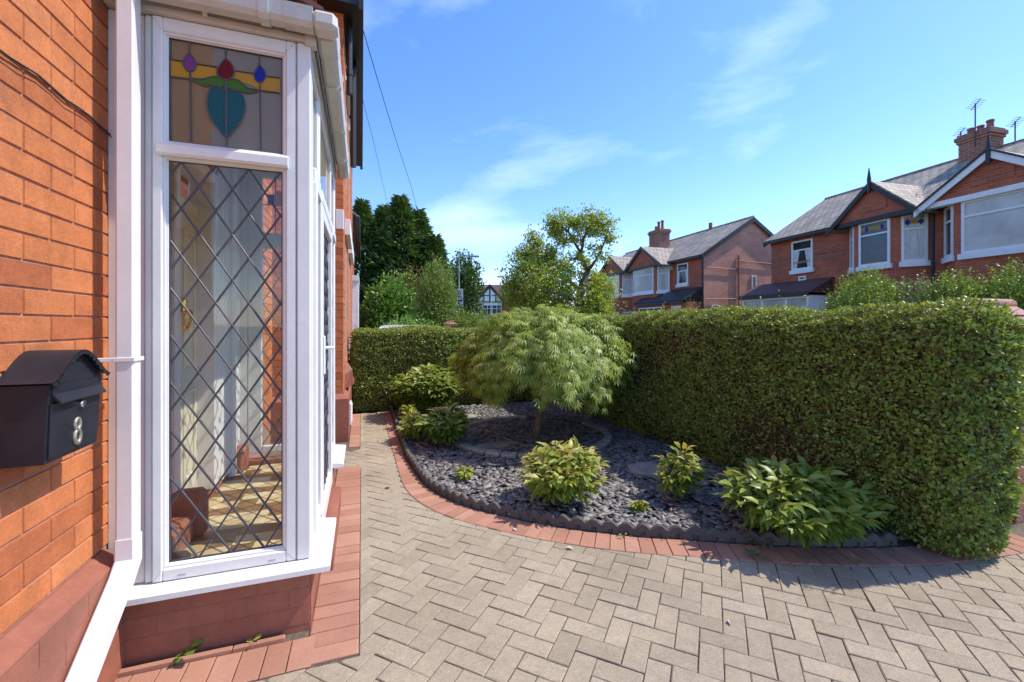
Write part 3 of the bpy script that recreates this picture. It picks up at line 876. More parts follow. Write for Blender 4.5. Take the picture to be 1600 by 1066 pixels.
# ================================================================ PEONIES AND WEEDS
def peony(x, y, r, h, nst, mat_, label, seed, ll=.10, tip=.0, group=None, sq=(1, 1), name='peony_plant'):
    global RS
    RS = np.random.RandomState(seed)
    root = empty(name, (x, y, .01), 0, label, 'plant', group)
    P, D, Nn, S, rr_ = [], [], [], [], []
    st = MB()
    for q in range(nst):
        a = q * 2.39996; f = math.sqrt((q + .5) / nst)
        ex, ey = math.cos(a) * r * f * sq[0], math.sin(a) * r * f * sq[1]
        top = np.array([ex * .80, ey * .80, h * (1 - .38 * f * f) * RS.uniform(.78, 1.06)])
        base = np.array([ex * .18, ey * .18, 0])
        mid = (base + top) / 2 + np.array([-ex * .08, -ey * .08, h * .06])
        st.tube([base, mid, top], [.005, .004, .0025], 5)
        outw = nrm(np.array([[ex, ey, .0001]]))[0]
        lev = int(6 + 4 * RS.rand())
        for l in range(lev):
            t = .30 + .70 * (l + 1) / lev
            pos = base * (1 - t) ** 2 + 2 * mid * t * (1 - t) + top * t * t
            nl = 3 if l < lev - 1 else 6
            a1 = RS.uniform(0, 6.28)
            for g_ in range(nl):
                a2 = a1 + g_ * 6.28 / nl + RS.normal(0, .25)
                lat = np.array([math.cos(a2), math.sin(a2), 0]) + outw * .35
                # compound: three leaflets
                for off in ((-.5, 0, .5) if l < lev - 1 else (0,)):
                    d = np.array([lat[0] * math.cos(off) - lat[1] * math.sin(off), lat[0] * math.sin(off) + lat[1] * math.cos(off), RS.normal(.10 if l < lev - 1 else .55, .28)])
                    pet = pos + nrm(lat[None])[0] * RS.uniform(.01, .05) * (ll / .1)
                    P.append(pet); D.append(d)
                    Nn.append(np.array([0, 0, 1.0]) + RS.normal(0, .28, 3) + outw * .3)
                    S.append(ll * RS.uniform(.65, 1.2))
                    rr_.append(np.clip(RS.normal(.30 + .40 * (l / lev), .17) + tip * (l == lev - 1), 0, 1))
    V_, F_, r_ = scatter(LANCE_T, LANCE_F, np.array(P), np.array(D), np.array(Nn), np.array(S), np.array(rr_))
    V_[:, 2] = np.maximum(V_[:, 2], .004)
    np_mesh('leaves', V_, F_, r_, mat_, root, smooth=False)
    st.build('stems', M['stem'], root)
    return root
peony(1.56, 3.20, .38, .49, 34, M['peony_y'], 'bright yellow green peony in sun at the front of the slate bed', 31, .105, .2)
peony(2.50, 2.93, .19, .44, 6, M['peony_y'], 'slender yellow green peony with reddish tips between two larger plants', 32, .10, .3)
peony(2.84, 2.16, .56, .47, 56, M['peony_g'], 'wide mid green peony spilling over the brick border by the hedge', 33, .125, .1, sq=(1.05, .85))
peony(.91, 3.98, .06, .15, 3, M['peony_y'], 'tiny yellow seedling alone near the scalloped edging', 34, .06, .25, name='seedling')
peony(2.07, 2.86, .05, .09, 2, M['peony_y'], 'tiny reddish seedling just behind the front edging between peonies', 35, .05, .45, name='seedling')
peony(.98, 7.02, .62, .80, 48, M['peony_g'], 'large bushy green plant in front of the far hedge', 36, .15, .1)
peony(.95, 5.20, .33, .46, 26, M['peony_g'], 'medium green peony by the path left of the maple', 37, .12, .1)
peony(.66, 5.58, .22, .32, 14, M['peony_y'], 'low yellow green peony leaning on the edging beside the path', 38, .10, .2)
peony(.62, 6.25, .09, .34, 4, M['peony_y'], 'thin yellow shoot between path edging and large bush', 39, .09, .2, name='seedling')

def weed(x, y, r, n, ll, mat_, label, seed, h=.03, shape=None):
    global RS
    RS = np.random.RandomState(seed)
    th = RS.uniform(0, 6.28, n); rr = r * np.sqrt(RS.rand(n))
    P = np.stack([np.cos(th) * rr * .6, np.sin(th) * rr * .6, RS.uniform(.004, h, n)], 1)
    D = np.stack([np.cos(th), np.sin(th), RS.normal(.25, .3, n)], 1)
    V_, F_, r_ = scatter(LANCE_T if shape is None else shape, LANCE_F if shape is None else LEAF_F, P, D, np.array([0, 0, 1.0]) + RS.normal(0, .3, (n, 3)), ll * RS.uniform(.6, 1.2, n), RS.rand(n))
    V_[:, 2] = np.maximum(V_[:, 2], .002)
    o = np_mesh('weed', V_, F_, r_, mat_); o.location = (x, y, .006)
    return tag(o, label, 'weed')
g = cam_ground(1190, 852); weed(g[0], g[1], .09, 46, .06, M['weed'], 'silvery green weed clump on the brick border against the edging', 41, .05)
g = cam_ground(1180, 872); weed(g[0], g[1], .06, 26, .05, M['weed'], 'small silvery weed at the outer edge of the brick border', 42, .03)
WIDE = np.array([(0, 0, 0), (.42, .5, .06), (0, 1, -.1), (-.42, .5, .06)])
weed(-.735, 2.262, .05, 7, .052, M['privet'], 'broad leaved weed growing from the crack under the porch window', 43, .05, WIDE)
weed(-.475, 2.262, .025, 5, .034, M['peony_y'], 'tiny weed near the corner of the porch base', 44, .04, WIDE)
for q, (px, py) in enumerate(((975, 842), (1262, 876), (1338, 880))):
    g = cam_ground(px, py); weed(g[0], g[1], .025, 7, .03, M['peony_g'], ['small weed sprouting in the border below the yellow green peony', 'small weed in the border joints below the wide peony', 'small weed in the border joints close to the hedge end'][q], 45 + q, .03)
# dry litter
for q, (px, py, s_) in enumerate(((805, 829, .03), (605, 764, .03), (1140, 974, .022), (890, 858, .03))):
    g = cam_ground(px, py)
    mb = MB(); mb.add([(0, -s_, .002), (s_ * .5, 0, .012), (0, s_, .003), (-s_ * .5, 0, .010)], [(0, 1, 2), (0, 2, 3)], rnd.random())
    o = mb.build('dead_leaf', mat('dry_leaf_%d' % q, [((.55, .45, .33), (.10, .06, .03), (.42, .39, .34), (.58, .54, .48))[q]], .8)); o.location = (g[0], g[1], .004); o.rotation_euler = (0, 0, q * 1.3)
    tag(o, ['pale dry leaf lying on the red brick border', 'dark dry leaf lying on the narrow path', 'pale flake lying on the pavers in the foreground', 'pale dry scrap on the pavers by the brick border'][q], 'leaf litter')

# ================================================================ OWN HOUSE
def brick_face(mb, o, u, n, u0, u1, z0, z1, bl=.2625, bh=.0892, j=.0045, phase=0.0, ph2=.131, holes=(), start=0):
    """courses of bevelled bricks on a vertical plane; o + u*a + z, outward n"""
    o = Vector(o); u = Vector(u); n = Vector(n); zv = Vector((0, 0, 1))
    c = start; z = z0
    while z < z1 - .01:
        zt = min(z + bh, z1)
        a = phase + (ph2 if c % 2 else 0) - bl * 60
        while a < u1:
            p, q = max(a, u0), min(a + bl, u1)
            if q - p > .02 and not any(h[0] < (p + q) / 2 < h[1] and h[2] < (z + zt) / 2 < h[3] for h in holes):
                e = rnd.uniform(0, .0022); cb = .0025
                A0, A1, Z0, Z1 = p + j / 2, q - j / 2, z + j / 2, zt - j / 2
                if p == u0: A0 = p
                if q == u1: A1 = q
                def pt(a_, z_, d_): return o + u * a_ + zv * z_ + n * d_
                w1, w2, w3, w4 = [rnd.uniform(0, .0016) for _ in range(4)]
                vs = [pt(A0, Z0 + w1, -.006), pt(A1, Z0 + w2, -.006), pt(A1, Z1 - w3, -.006), pt(A0, Z1 - w4, -.006),
                      pt(A0 + cb, Z0 + cb + w1, e), pt(A1 - cb, Z0 + cb + w2, e), pt(A1 - cb, Z1 - cb - w3, e), pt(A0 + cb, Z1 - cb - w4, e)]
                mb.add(vs, [(0, 1, 5, 4), (1, 2, 6, 5), (2, 3, 7, 6), (3, 0, 4, 7), (4, 5, 6, 7)])
            a += bl
        z = zt; c += 1
WX = -1.04
house = empty('brick_house', (-1.04, 2.3, 0), 0, 'near orange brick house with red painted plinth, mailbox on its wall, left edge', 'house')
def hp(o): o.matrix_parent_inverse = Matrix.Translation(-Vector(house.location)); return o
# front wall: bricks along y
mb = MB()
brick_face(mb, (WX, 0, 0), (0, 1, 0), (1, 0, 0), .98, 2.40, .5388, 5.6, phase=1.843, start=1)
brick_face(mb, (0, .98, 0), (1, 0, 0), (0, -1, 0), -2.2, WX, .5388, 5.6, phase=WX, start=1)
brick_face(mb, (WX, 0, 0), (0, 1, 0), (1, 0, 0), 2.40, 5.95, .3, 6.0, phase=1.843, holes=((2.95, 4.02, .2, 2.6),), start=0)
hp(mb.build('front_wall', M['brick'], house))
mb = MB()
mb.box(-4.0, WX - .0045, .9845, 2.93, 0, 6.0, .5); mb.box(WX - .25, WX - .0045, 4.03, 6.1, 0, 6.0, .5); mb.box(WX - .25, WX - .0045, 2.93, 4.03, 2.58, 6.0, .5)
hp(mb.build('mortar_bed', M['mortar'], house))
# painted plinth with sloping top
mb = MB()
def plinth(mb, y0, y1):
    mb.extrude([(WX - .02, y0, 0), (WX + .07, y0, 0), (WX + .07, y0, .488), (WX + .066, y0, .494), (WX + .003, y0, .532), (WX - .02, y0, .532)], (0, y1 - y0, 0))
plinth(mb, .93, 2.306)
for y in np.arange(1.0, 2.1, .2625):        # ghost joints under the paint
    mb.box(WX + .07, WX + .0712, y, y + .255, .395, .478, c=.001); mb.box(WX + .07, WX + .0712, y + .13, y + .385, .305, .388, c=.001)
    mb.box(WX + .07, WX + .0712, y, y + .255, .215, .298, c=.001)
    mb.box(WX + .07, WX + .0712, y + .13, y + .385, .125, .208, c=.001)
hp(mb.build('plinth', M['redpaint'], house))
# projecting front wing beyond the porch
mb = MB()
WF = -.225
brick_face(mb, (0, 5.95, 0), (1, 0, 0), (0, -1, 0), WX, WF, .60, 7.5, phase=WF, ph2=.13, start=1)
hy = [h for h in ((6.55, 7.6, .95, 2.75), (8.2, 9.6, .95, 2.75), (6.7, 7.6, 3.6, 5.0), (8.4, 9.5, 3.6, 5.0))]
brick_face(mb, (WF, 0, 0), (0, 1, 0), (1, 0, 0), 5.95, 11.5, .60, 5.5, phase=5.95, holes=hy)
hp(mb.build('wing_wall', M['brick'], house))
mb = MB()
mb.box(WX - .2, WF - .0045, 5.9545, 11.5, 0, 7.0, .5)
hp(mb.build('wing_mortar', M['mortar'], house))
mb = MB()
mb.extrude([(WX - .02, 5.86, 0), (WF + .065, 5.86, 0), (WF + .065, 11.5, 0), (WX - .02, 11.5, 0)], (0, 0, .54))
mb.add([(WX - .02, 5.86, .54), (WF + .065, 5.86, .54), (WF + .065, 11.5, .54), (WX, 11.5, .60), (WX - .02, 5.948, .60), (WF + .002, 5.948, .60), (WF + .002, 11.5, .60)],
       [(0, 1, 5, 4), (1, 2, 6, 5)])
mb.add([(WF + .004, 6.35, .60), (WF + .12, 6.35, .66), (WF + .12, 6.9, .66), (WF + .004, 6.9, .95), (WF + .004, 6.35, .80), (WF + .10, 6.42, .86), (WF + .004, 6.45, .98)], [(0, 1, 5, 4), (1, 2, 3, 5), (4, 5, 6), (5, 3, 6)])
for z in (.12, .21, .30, .39):
    for q, x in enumerate(np.arange(WX, WF, .2)):
        mb.box(x + (.1 if int(z * 100) % 2 else 0), x + .196 + (.1 if int(z * 100) % 2 else 0), 5.8588, 5.86, z, z + .084, c=.001) if x + .3 < WF + .06 else None
hp(mb.build('wing_plinth', M['redpaint'], house))
mb = MB(); mb.box(WF + .068, WF + .095, 6.05, 6.32, .16, .44, c=.004)
for z in (.19, .23, .27, .31, .35, .39): mb.box(WF + .095, WF + .104, 6.07, 6.30, z, z + .022)
hp(mb.build('air_vent', M['white'], house))
for (y0, y1, z0, z1) in hy:
    mb = MB()
    for (a, b_) in ((y0, y0 + .07), (y1 - .07, y1), ((y0 + y1) / 2 - .035, (y0 + y1) / 2 + .035)): mb.box(WF - .06, WF - .01, a, b_, z0, z1)
    mb.box(WF - .06, WF - .008, y0, y1, z0, z0 + .07); mb.box(WF - .06, WF - .008, y0, y1, z1 - .07, z1)
    fr = hp(mb.build('window', M['white'], house))
    mb = MB(); mb.box(WF - .0044, WF + .0, y0 + .0, y1, z0, z1); mb.v = [(v[0] - .024, v[1], v[2]) for v in mb.v]
    pn = mb.build('pane', M['pane'], fr)
    mb = MB(); mb.box(WF - .02, WF + .07, y0 - .1, y1 + .1, z1, z1 + .22, c=.004)
    pn = mb.build('lintel', M['white_far'], fr)
mb = MB(); mb.box(WF - .09, WF + .004, 5.944, 6.06, 2.72, 2.97, c=.003)
hp(mb.build('lintel_stone', M['white_far'], house))
# eaves, gutters and pipes on the wing
mb = MB(); mb.box(WF - .3, .0, 5.72, 11.55, 5.50, 5.72); mb.box(-.04, .02, 5.70, 11.6, 5.44, 5.76)
mb.add([(WX - .4, 5.70, 5.72), (.02, 5.70, 5.72), (.02, 11.6, 5.72), (WX - .4, 11.6, 5.72), (-3.6, 5.70, 8.2), (-3.6, 11.6, 8.2)], [(1, 2, 5, 4), (0, 1, 4)])
hp(mb.build('eaves', M['blackwood'], house))
mb = MB(); mb.tube([(WF + .07, 6.10, 5.5), (WF + .07, 6.10, 4.55)], .038, 10)
for z in (4.8,): mb.tube([(WF + .07, 6.10, z), (WF + .07, 6.10, z + .07)], .046, 10)
hp(mb.build('drainpipe', M['blackwood'], house, smooth=False))
mb = MB(); mb.tube([(WF + .10, 7.0, 5.5), (WF + .10, 7.0, 3.9)], .045, 10)
hp(mb.build('drainpipe', M['blackwood'], house))

# cables clipped to the near wall
mb = MB(); pts = []
for q in range(30):
    y = .99 + q * .075
    if y > 2.34: break
    pts.append((WX + .010, y, 2.322 + .006 * math.sin(q * 1.7) + .004 * math.sin(q * .6)))
mb.tube(pts, .0030, 6)
mb.tube([(p[0] + .004, p[1], p[2] - .010 + .004 * math.sin(i * 2.1)) for i, p in enumerate(pts)], .0020, 6)
tag(mb.build('wall_cable', M['cable']), 'thin black cable clipped along the orange brick wall above the mailbox', 'cable')

# ================================================================ GLAZED PORCH
PY, PX, PE = 2.31, -.237, 4.37
porch = empty('glazed_porch', (-.6, 2.31, 0), 0, 'white framed porch with diamond leaded glass and a stained glass top light', 'porch')
def pp(o): o.matrix_parent_inverse = Matrix.Translation(-Vector(porch.location)); return o
# base
mb = MB()
mb.box(WX + .05, PX + .0, PY, PY + .1, -.01, .30)
mb.box(PX - .1, PX - .0004, PY + .1005, PE, -.01, .2995)
mb.box(WX + .05, PX - .101, PE - .1, PE, -.01, .299)
for r_, z in enumerate((.03, .120, .21)):
    for x in np.arange(WX + .05 - (.13 if r_ % 2 else 0), PX - .02, .2625):
        a, b_ = max(x, WX + .05) + .003, min(x + .2595, PX - .004)
        if b_ - a > .03: mb.box(a, b_, PY - .0018, PY, z, min(z + .087, .298), c=.0017)
    for y in np.arange(PY + .0 - (.13 if r_ % 2 else 0), 2.8, .2625):
        a, b_ = max(y, PY) + .003, min(y + .2595, 2.8)
        if b_ - a > .03: mb.box(PX, PX + .0035, a, b_, z, min(z + .086, .298), c=.003)
mb.box(PX, PX + .075, 2.80, 3.80, -.01, .16, c=.006)      # painted step
pp(mb.build('base_wall', M['redpaint'], porch))
# sills
mb = MB()
def sillx(x0, x1, y):   # along x, front toward -y
    mb.extrude([(x0, y + .09, .345), (x0, y + .0, .342), (x0, y - .066, .330), (x0, y - .070, .326), (x0, y - .070, .302), (x0, y - .055, .300), (x0, y + .09, .300)], (x1 - x0, 0, 0))
def silly(y0, y1, x):
    mb.extrude([(x - .09, y0, .345), (x + .0, y0, .342), (x + .087, y0, .330), (x + .092, y0, .326), (x + .092, y0, .302), (x + .075, y0, .300), (x - .09, y0, .300)], (0, y1 - y0, 0))
sillx(WX + .07, PX + .092, PY)
silly(PY + .0905, 2.78, PX)
pp(mb.build('window_sill', M['white'], porch, fixn=True))
mb = MB(); silly(3.84, PE + .06, PX)
pp(mb.build('window_sill', M['white'], porch, fixn=True))
ZB, ZT = .345, 2.86
# side frame (plane y = PY, looking to -y)
def frame_rect(mb, o, u, n, a0, a1, z0, z1, wL, wR, wB, wT, d0, d1, c=.006):
    """four bars around an opening; o+u*a+z, d along n"""
    zv = (0, 0, 1)
    mb.obox(o, u, zv, n, a0, a0 + wL, z0, z1, d0, d1, c=c); mb.obox(o, u, zv, n, a1 - wR, a1, z0, z1, d0, d1, c=c)
    mb.obox(o, u, zv, n, a0 + wL - .002, a1 - wR + .002, z0, z0 + wB, d0, d1 - .0006, c=c); mb.obox(o, u, zv, n, a0 + wL - .002, a1 - wR + .002, z1 - wT, z1, d0, d1 - .0006, c=c)
uX, uY, nX, nY, zV = (1, 0, 0), (0, 1, 0), (1, 0, 0), (0, -1, 0), (0, 0, 1)
oS = (0, PY, 0)
GL, GR = -.822, -.362
mb = MB()
frame_rect(mb, oS, uX, nY, -.876, -.300, ZB, ZT, .040, .046, .055, .062, -.06, .0)
# glazing beads: stepped inside the outer bars
frame_rect(mb, oS, uX, nY, -.838, -.345, .398, 2.246, .010, .012, .012, .012, -.05, -.010, c=.003)
frame_rect(mb, oS, uX, nY, -.832, -.352, .404, 2.240, .011, .011, .012, .010, -.05, -.020, c=.003)
frame_rect(mb, oS, uX, nY, -.838, -.345, 2.30, 2.800, .010, .012, .006, .012, -.05, -.010, c=.003)
frame_rect(mb, oS, uX, nY, -.832, -.352, 2.304, 2.794, .011, .011, .006, .010, -.05, -.020, c=.003)
# transom with sloping ledge
mb.extrude([(-.850, PY + .05, 2.240), (-.850, PY - .012, 2.240), (-.850, PY - .022, 2.250), (-.850, PY - .022, 2.286), (-.850, PY + .012, 2.312), (-.850, PY + .05, 2.312)], (.515, 0, 0))
# side and corner posts
mb.obox(oS, uX, zV, nY, -.905, -.879, ZB, ZT, -.06, -.012, c=.004)
mb.obox(oS, uX, zV, nY, WX + .0, -.908, ZB, ZT, -.06, -.022, c=.004)
mb.obox(oS, uX, zV, nY, -.298, PX, ZB, ZT, -.06, .002, c=.005)
pp(mb.build('side_frame', M['white'], porch, fixn=True))
# front face posts, transoms and door (plane x = PX)
oF = (PX, 0, 0)
mb = MB()
mb.obox(oF, uY, zV, nX, PY + .062, PY + .10, ZB, ZT, -.06, -.002, c=.004)
for (a0, a1) in ((2.41, 2.80), (3.84, PE - .04)):
    frame_rect(mb, oF, uY, nX, a0, a1, ZB, ZT, .05, .05, .06, .06, -.06, -.004)
    mb.obox(oF, uY, zV, nX, a0 + .05, a1 - .05, 2.235, 2.312, -.06, .012, c=.006)
frame_rect(mb, oF, uY, nX, 2.803, 3.837, .17, ZT, .045, .045, .03, .06, -.06, -.001)
mb.obox(oF, uY, zV, nX, 2.85, 3.79, 2.235, 2.312, -.06, .012, c=.006)
mb.obox(oF, uY, zV, nX, PE - .04, PE + .0, ZB, ZT, -.06, .0, c=.004)
pp(mb.build('front_frame', M['white'], porch))
# opening casement standing a little proud, with handle
mb = MB(); frame_rect(mb, oF, uY, nX, 2.452, 2.755, .40, 2.238, .045, .045, .05, .045, -.02, .018)
cas = pp(mb.build('casement', M['white'], porch))
mb = MB(); frame_rect(mb, oF, uY, nX, 2.855, 3.785, .205, 2.230, .085, .085, .11, .085, -.045, .012)
door = pp(mb.build('porch_door', M['white'], porch))
mb = MB(); mb.box(PX + .012, PX + .024, 2.876, 2.912, 1.18, 1.42, c=.006)
mb.tube([(PX + .02, 2.894, 1.345), (PX + .062, 2.894, 1.345), (PX + .066, 2.91, 1.345), (PX + .064, 3.01, 1.340)], .010, 8)
mb.build('handle', M['white'], door)
# far end frame
oE = (0, PE, 0)
mb = MB()
frame_rect(mb, oE, uX, nY, -.95, -.30, ZB, ZT, .11, .055, .06, .06, -.03, .03)
mb.obox(oE, uX, zV, nY, -.86, -.33, 2.17, 2.31, -.03, .031, c=.004)
mb.obox(oE, uX, zV, nY, WX, -.952, ZB, ZT, -.03, .028, c=.004); mb.obox(oE, uX, zV, nY, -.298, PX - .062, ZB, ZT, -.03, .028)
pp(mb.build('end_frame', M['white'], porch))
# panes
def pane(o, u, n, a0, a1, z0, z1, m, d=-.034):
    mb = MB(); mb.obox(o, u, zV, n, a0, a1, z0, z1, d - .004, d, .5)
    return pp(mb.build('glass_pane', m, porch))
def leads(mb, o, u, n, a0, a1, z0, z1, pa, pz, a_ref, z_ref, d=-.031, wd=.0085):
    """diamond lattice clipped to the pane"""
    o = Vector(o); u = Vector(u); n = Vector(n); zv = Vector((0, 0, 1))
    for sgn in (1, -1):
        for q in range(-60, 60):
            # line: (a - a_ref)/pa + sgn*(z - z_ref)/pz = q
            pts = []
            for a in (a0, a1):
                z = z_ref + sgn * pz * (q - (a - a_ref) / pa)
                if z0 <= z <= z1: pts.append((a, z))
            for z in (z0, z1):
                a = a_ref + pa * (q - sgn * (z - z_ref) / pz)
                if a0 < a < a1: pts.append((a, z))
            if len(pts) < 2: continue
            (A0, Z0), (A1, Z1) = pts[0], pts[1]
            dv = (u * (A1 - A0) + zv * (Z1 - Z0)); ln = dv.length
            if ln < .01: continue
            dv.normalize(); sv = n.cross(dv)
            mb.obox(o + u * A0 + zv * Z0 + n * d, dv, sv, n, 0, ln, -wd / 2, wd / 2, -.006, .0025 + (.0007 if sgn > 0 else 0), c=.002)
def edge_lead(mb, o, u, n, a0, a1, z0, z1, d=-.031, wd=.007):
    for (p, q, r_, s_) in ((a0, a0 + wd, z0, z1), (a1 - wd, a1, z0, z1), (a0, a1, z0, z0 + wd), (a0, a1, z1 - wd, z1)):
        mb.obox(o, u, zV, n, p, q, r_, s_, d - .006, d + .004)
mb = MB()
for (z0, z1) in ((.4125, 2.2335), (2.3065, 2.7875)):
    for (p_, q_, r_, s_) in ((GL - .004, GL + .0015, z0, z1), (GR - .0015, GR + .004, z0, z1), (GL + .0016, GR - .0016, z0 - .002, z0 + .0035), (GL + .0016, GR - .0016, z1 - .0035, z1 + .002)):
        mb.obox(oS, uX, zV, nY, p_, q_, r_, s_, -.033, -.0262)
pp(mb.build('gasket', M['seal'], porch))
mb = MB()
for x in (-.78, -.42): mb.obox(oS, uX, zV, nY, x, x + .03, .362, .367, -.001, .0008)
for (xa, za, xb, zb) in ((-.874, .347, -.840, .396), (-.302, .347, -.347, .396), (-.874, 2.858, -.840, 2.802), (-.302, 2.858, -.347, 2.802)):
    d_ = Vector((xb - xa, 0, zb - za)); l_ = d_.length; d_.normalize()
    mb.obox((xa, PY, za), d_, d_.cross(Vector((0, -1, 0))), nY, 0, l_, -.0006, .0006, -.001, .0007)
mb.obox(oS, uX, zV, nY, -.2992, -.2982, ZB, ZT, -.02, .0008)
pp(mb.build('frame_joint', mat('grey_joint', [(.33, .32, .30)], .7), porch))
pane(oS, uX, nY, GL - .004, GR + .004, .41, 2.236, M['glass'])
mb = MB()
leads(mb, oS, uX, nY, GL, GR, .414, 2.232, .1345, .214, -.710, .4135 - .0, wd=.0085)
edge_lead(mb, oS, uX, nY, GL, GR, .412, 2.234)
pp(mb.build('lead_lattice', M['lead'], porch))
# stained top light
pane(oS, uX, nY, GL - .004, GR + .004, 2.304, 2.79, M['glass_amb'])
def flat(name, pts, m, d=-.0325, parent=porch):
    mb = MB(); n_ = len(pts)
    mb.extrude([(p[0], PY - d, p[1]) for p in pts], (0, -.0016, 0))
    return pp(mb.build(name, m, parent, fixn=True))
def tl(px, py):   # point of the top light read at the pane plane
    k = (px - 800) / 670; t = (PY + .03) / (CP - SP * k)
    return (t * (SP + CP * k), EYE + (507 - py) / 670 * t)
def cz(x, y):   # from the enlarged view of the light
    return tl(230 + x / 4.443, 20 + y / 4.443)
def bez(pts, n=7):
    P_ = [Vector(p) for p in pts]; o = []
    m_ = len(P_)
    for i in range(m_):
        p0, p1, p2, p3 = P_[i - 1], P_[i], P_[(i + 1) % m_], P_[(i + 2) % m_]
        for k in range(n):
            t = k / n
            o.append(tuple(.5 * (2 * p1 + (p2 - p0) * t + (2 * p0 - 5 * p1 + 4 * p2 - p3) * t * t + (3 * p1 - p0 - 3 * p2 + p3) * t ** 3)))
    return o
shapes = []
flat('amber_band', [cz(135, 322), cz(265, 340), cz(300, 405), cz(300, 460), cz(135, 440)], M['s_amber']); 
flat('amber_band', [cz(300, 405), cz(335, 352), cz(485, 378), cz(545, 462), cz(470, 450), cz(300, 460)], M['s_amber'])
flat('amber_band', [cz(545, 462), cz(608, 405), cz(745, 425), cz(783, 482), cz(783, 540), cz(720, 500), cz(600, 470)], M['s_amber'])
flat('amber_band', [cz(783, 482), cz(825, 440), cz(922, 455), cz(922, 556), cz(783, 540)], M['s_amber'])
leafL = bez([cz(300, 455), cz(380, 462), cz(450, 446), cz(505, 448), cz(545, 480), cz(540, 535), cz(470, 505), cz(400, 508), cz(345, 485)])
leafR = bez([cz(548, 480), cz(590, 464), cz(640, 475), cz(700, 525), cz(775, 540), cz(710, 558), cz(640, 545), cz(550, 535)])
hartL = bez([cz(547, 548), cz(500, 518), cz(455, 512), cz(425, 560), cz(415, 630), cz(440, 730), cz(495, 805), cz(547, 845)])
hartR = bez([cz(551, 548), cz(590, 535), cz(640, 545), cz(670, 595), cz(679, 660), cz(655, 745), cz(605, 810), cz(551, 845)])
drR = bez([cz(545, 325), cz(590, 365), cz(607, 415), cz(585, 455), cz(545, 468), cz(505, 450), cz(484, 410), cz(505, 365)])
drP = bez([cz(293, 285), cz(325, 320), cz(341, 360), cz(325, 400), cz(300, 408), cz(270, 395), cz(250, 350), cz(265, 315)])
drB = bez([cz(780, 368), cz(810, 400), cz(824, 440), cz(808, 472), cz(783, 483), cz(755, 470), cz(742, 430), cz(755, 400)])
for nm, s_, m_, d_ in (('green_leaf', leafL, 's_green', -.0305), ('green_leaf', leafR, 's_green', -.0305), ('teal_heart', hartL, 's_teal', -.0303), ('teal_heart', hartR, 's_teal', -.0303),
                   ('ruby_drop', drR, 's_red', -.0300), ('purple_drop', drP, 's_purple', -.0300), ('blue_drop', drB, 's_blue', -.0300)):
    flat(nm, s_, M[m_], d_)
mb = MB()
def came(pts, closed=True, r_=.0030):
    q = [(p[0], PY + .0275, p[1]) for p in pts]
    if closed: q = q + [q[0], q[1]]
    mb.tube(q, r_, 6)
for s_ in (leafL, leafR, hartL, hartR, drR, drP, drB): came(s_)
for a, b_ in (((135, 322), (255, 340)), ((335, 355), (485, 380)), ((608, 405), (745, 425)), ((822, 442), (922, 455)), ((135, 440), (330, 465)), ((780, 540), (922, 558)),
              ((296, 165), (293, 285)), ((300, 408), (304, 895)), ((544, 230), (545, 325)), ((551, 845), (551, 925)), ((780, 268), (780, 368)), ((784, 483), (788, 955)), ((545, 468), (547, 548))):
    came([cz(*a), cz(*b_)], False)
edge_lead(mb, oS, uX, nY, GL, GR, 2.306, 2.788)
pp(mb.build('stained_light_leads', M['lead'], porch))
# front panes with lattice
mb = MB(); mb2 = MB()
for (a0, a1, z0, z1) in ((2.4901, 2.715, .45, 2.20), (2.94, 3.70, .31, 2.145), (3.89, PE - .09, .405, 2.235)):
    pane(oF, uY, nX, a0, a1, z0, z1, M['glass'], -.02)
    leads(mb, oF, uY, nX, a0, a1, z0, z1, .1345, .214, a0 + .11, z0, d=-.016)
for (a0, a1) in ((2.46, 2.75), (2.85, 3.79), (3.89, PE - .09)):
    pane(oF, uY, nX, a0, a1, 2.312, 2.80, M['glass_amb'], -.02)
pane(oE, uX, nY, -.84, -.355, .405, 2.17, M['glass'], 0.0)
leads(mb, oE, uX, nY, -.84, -.355, .405, 2.17, .1345, .214, -.71, .405, d=.004, wd=.007)
pane(oE, uX, nY, -.84, -.355, 2.31, 2.80, M['glass'], 0.0)
mb.obox(oE, uX, zV, nY, -.84, -.355, 2.56, 2.567, 0, .006); mb.obox(oE, uX, zV, nY, -.74, -.733, 2.31, 2.8, 0, .006); mb.obox(oE, uX, zV, nY, -.6, -.593, 2.31, 2.8, 0, .006)
pp(mb.build('lead_lattice', M['lead'], porch))
mb = MB(); mb.obox(oE, uX, zV, nY, -.80, -.745, 2.57, 2.66, .0, .0055, .5); flq = pp(mb.build('blue_light', M['s_blue'], porch))
mb = MB(); mb.obox(oE, uX, zV, nY, -.73, -.61, 2.57, 2.70, .0, .0055, .5); flq = pp(mb.build('amber_light', M['s_amber'], porch))
# fascia, gutter, roof
mb = MB()
mb.box(WX, PX + .006, PY - .004, PY + .05, ZT + .002, 3.02, c=.004)
mb.box(PX - .05, PX + .008, PY + .0505, PE + .02, ZT + .001, 3.019, c=.004)
mb.box(WX, PX + .016, PY - .014, PY - .0045, ZT + .004, ZT + .034, c=.003)
mb.box(PX - .024, PX + .026, PY - .022, PY + .028, ZT - .012, 3.018, c=.004)
pp(mb.build('fascia', M['fascia'], porch))
gpro = [(.004, .0), (.012, -.062), (.030, -.078), (.078, -.078), (.098, -.060), (.108, .0), (.102, .004), (.088, .004), (.080, -.056), (.030, -.060), (.016, 0)]
GZ = 2.965
mb = MB()
mb.extrude([(WX, PY - .016 - a, GZ + z) for a, z in gpro], (abs(WX) + PX + .02, 0, 0))
mb.extrude([(PX + .018 + a, PY - .02, GZ + z) for a, z in gpro], (0, PE - PY + .04, 0))
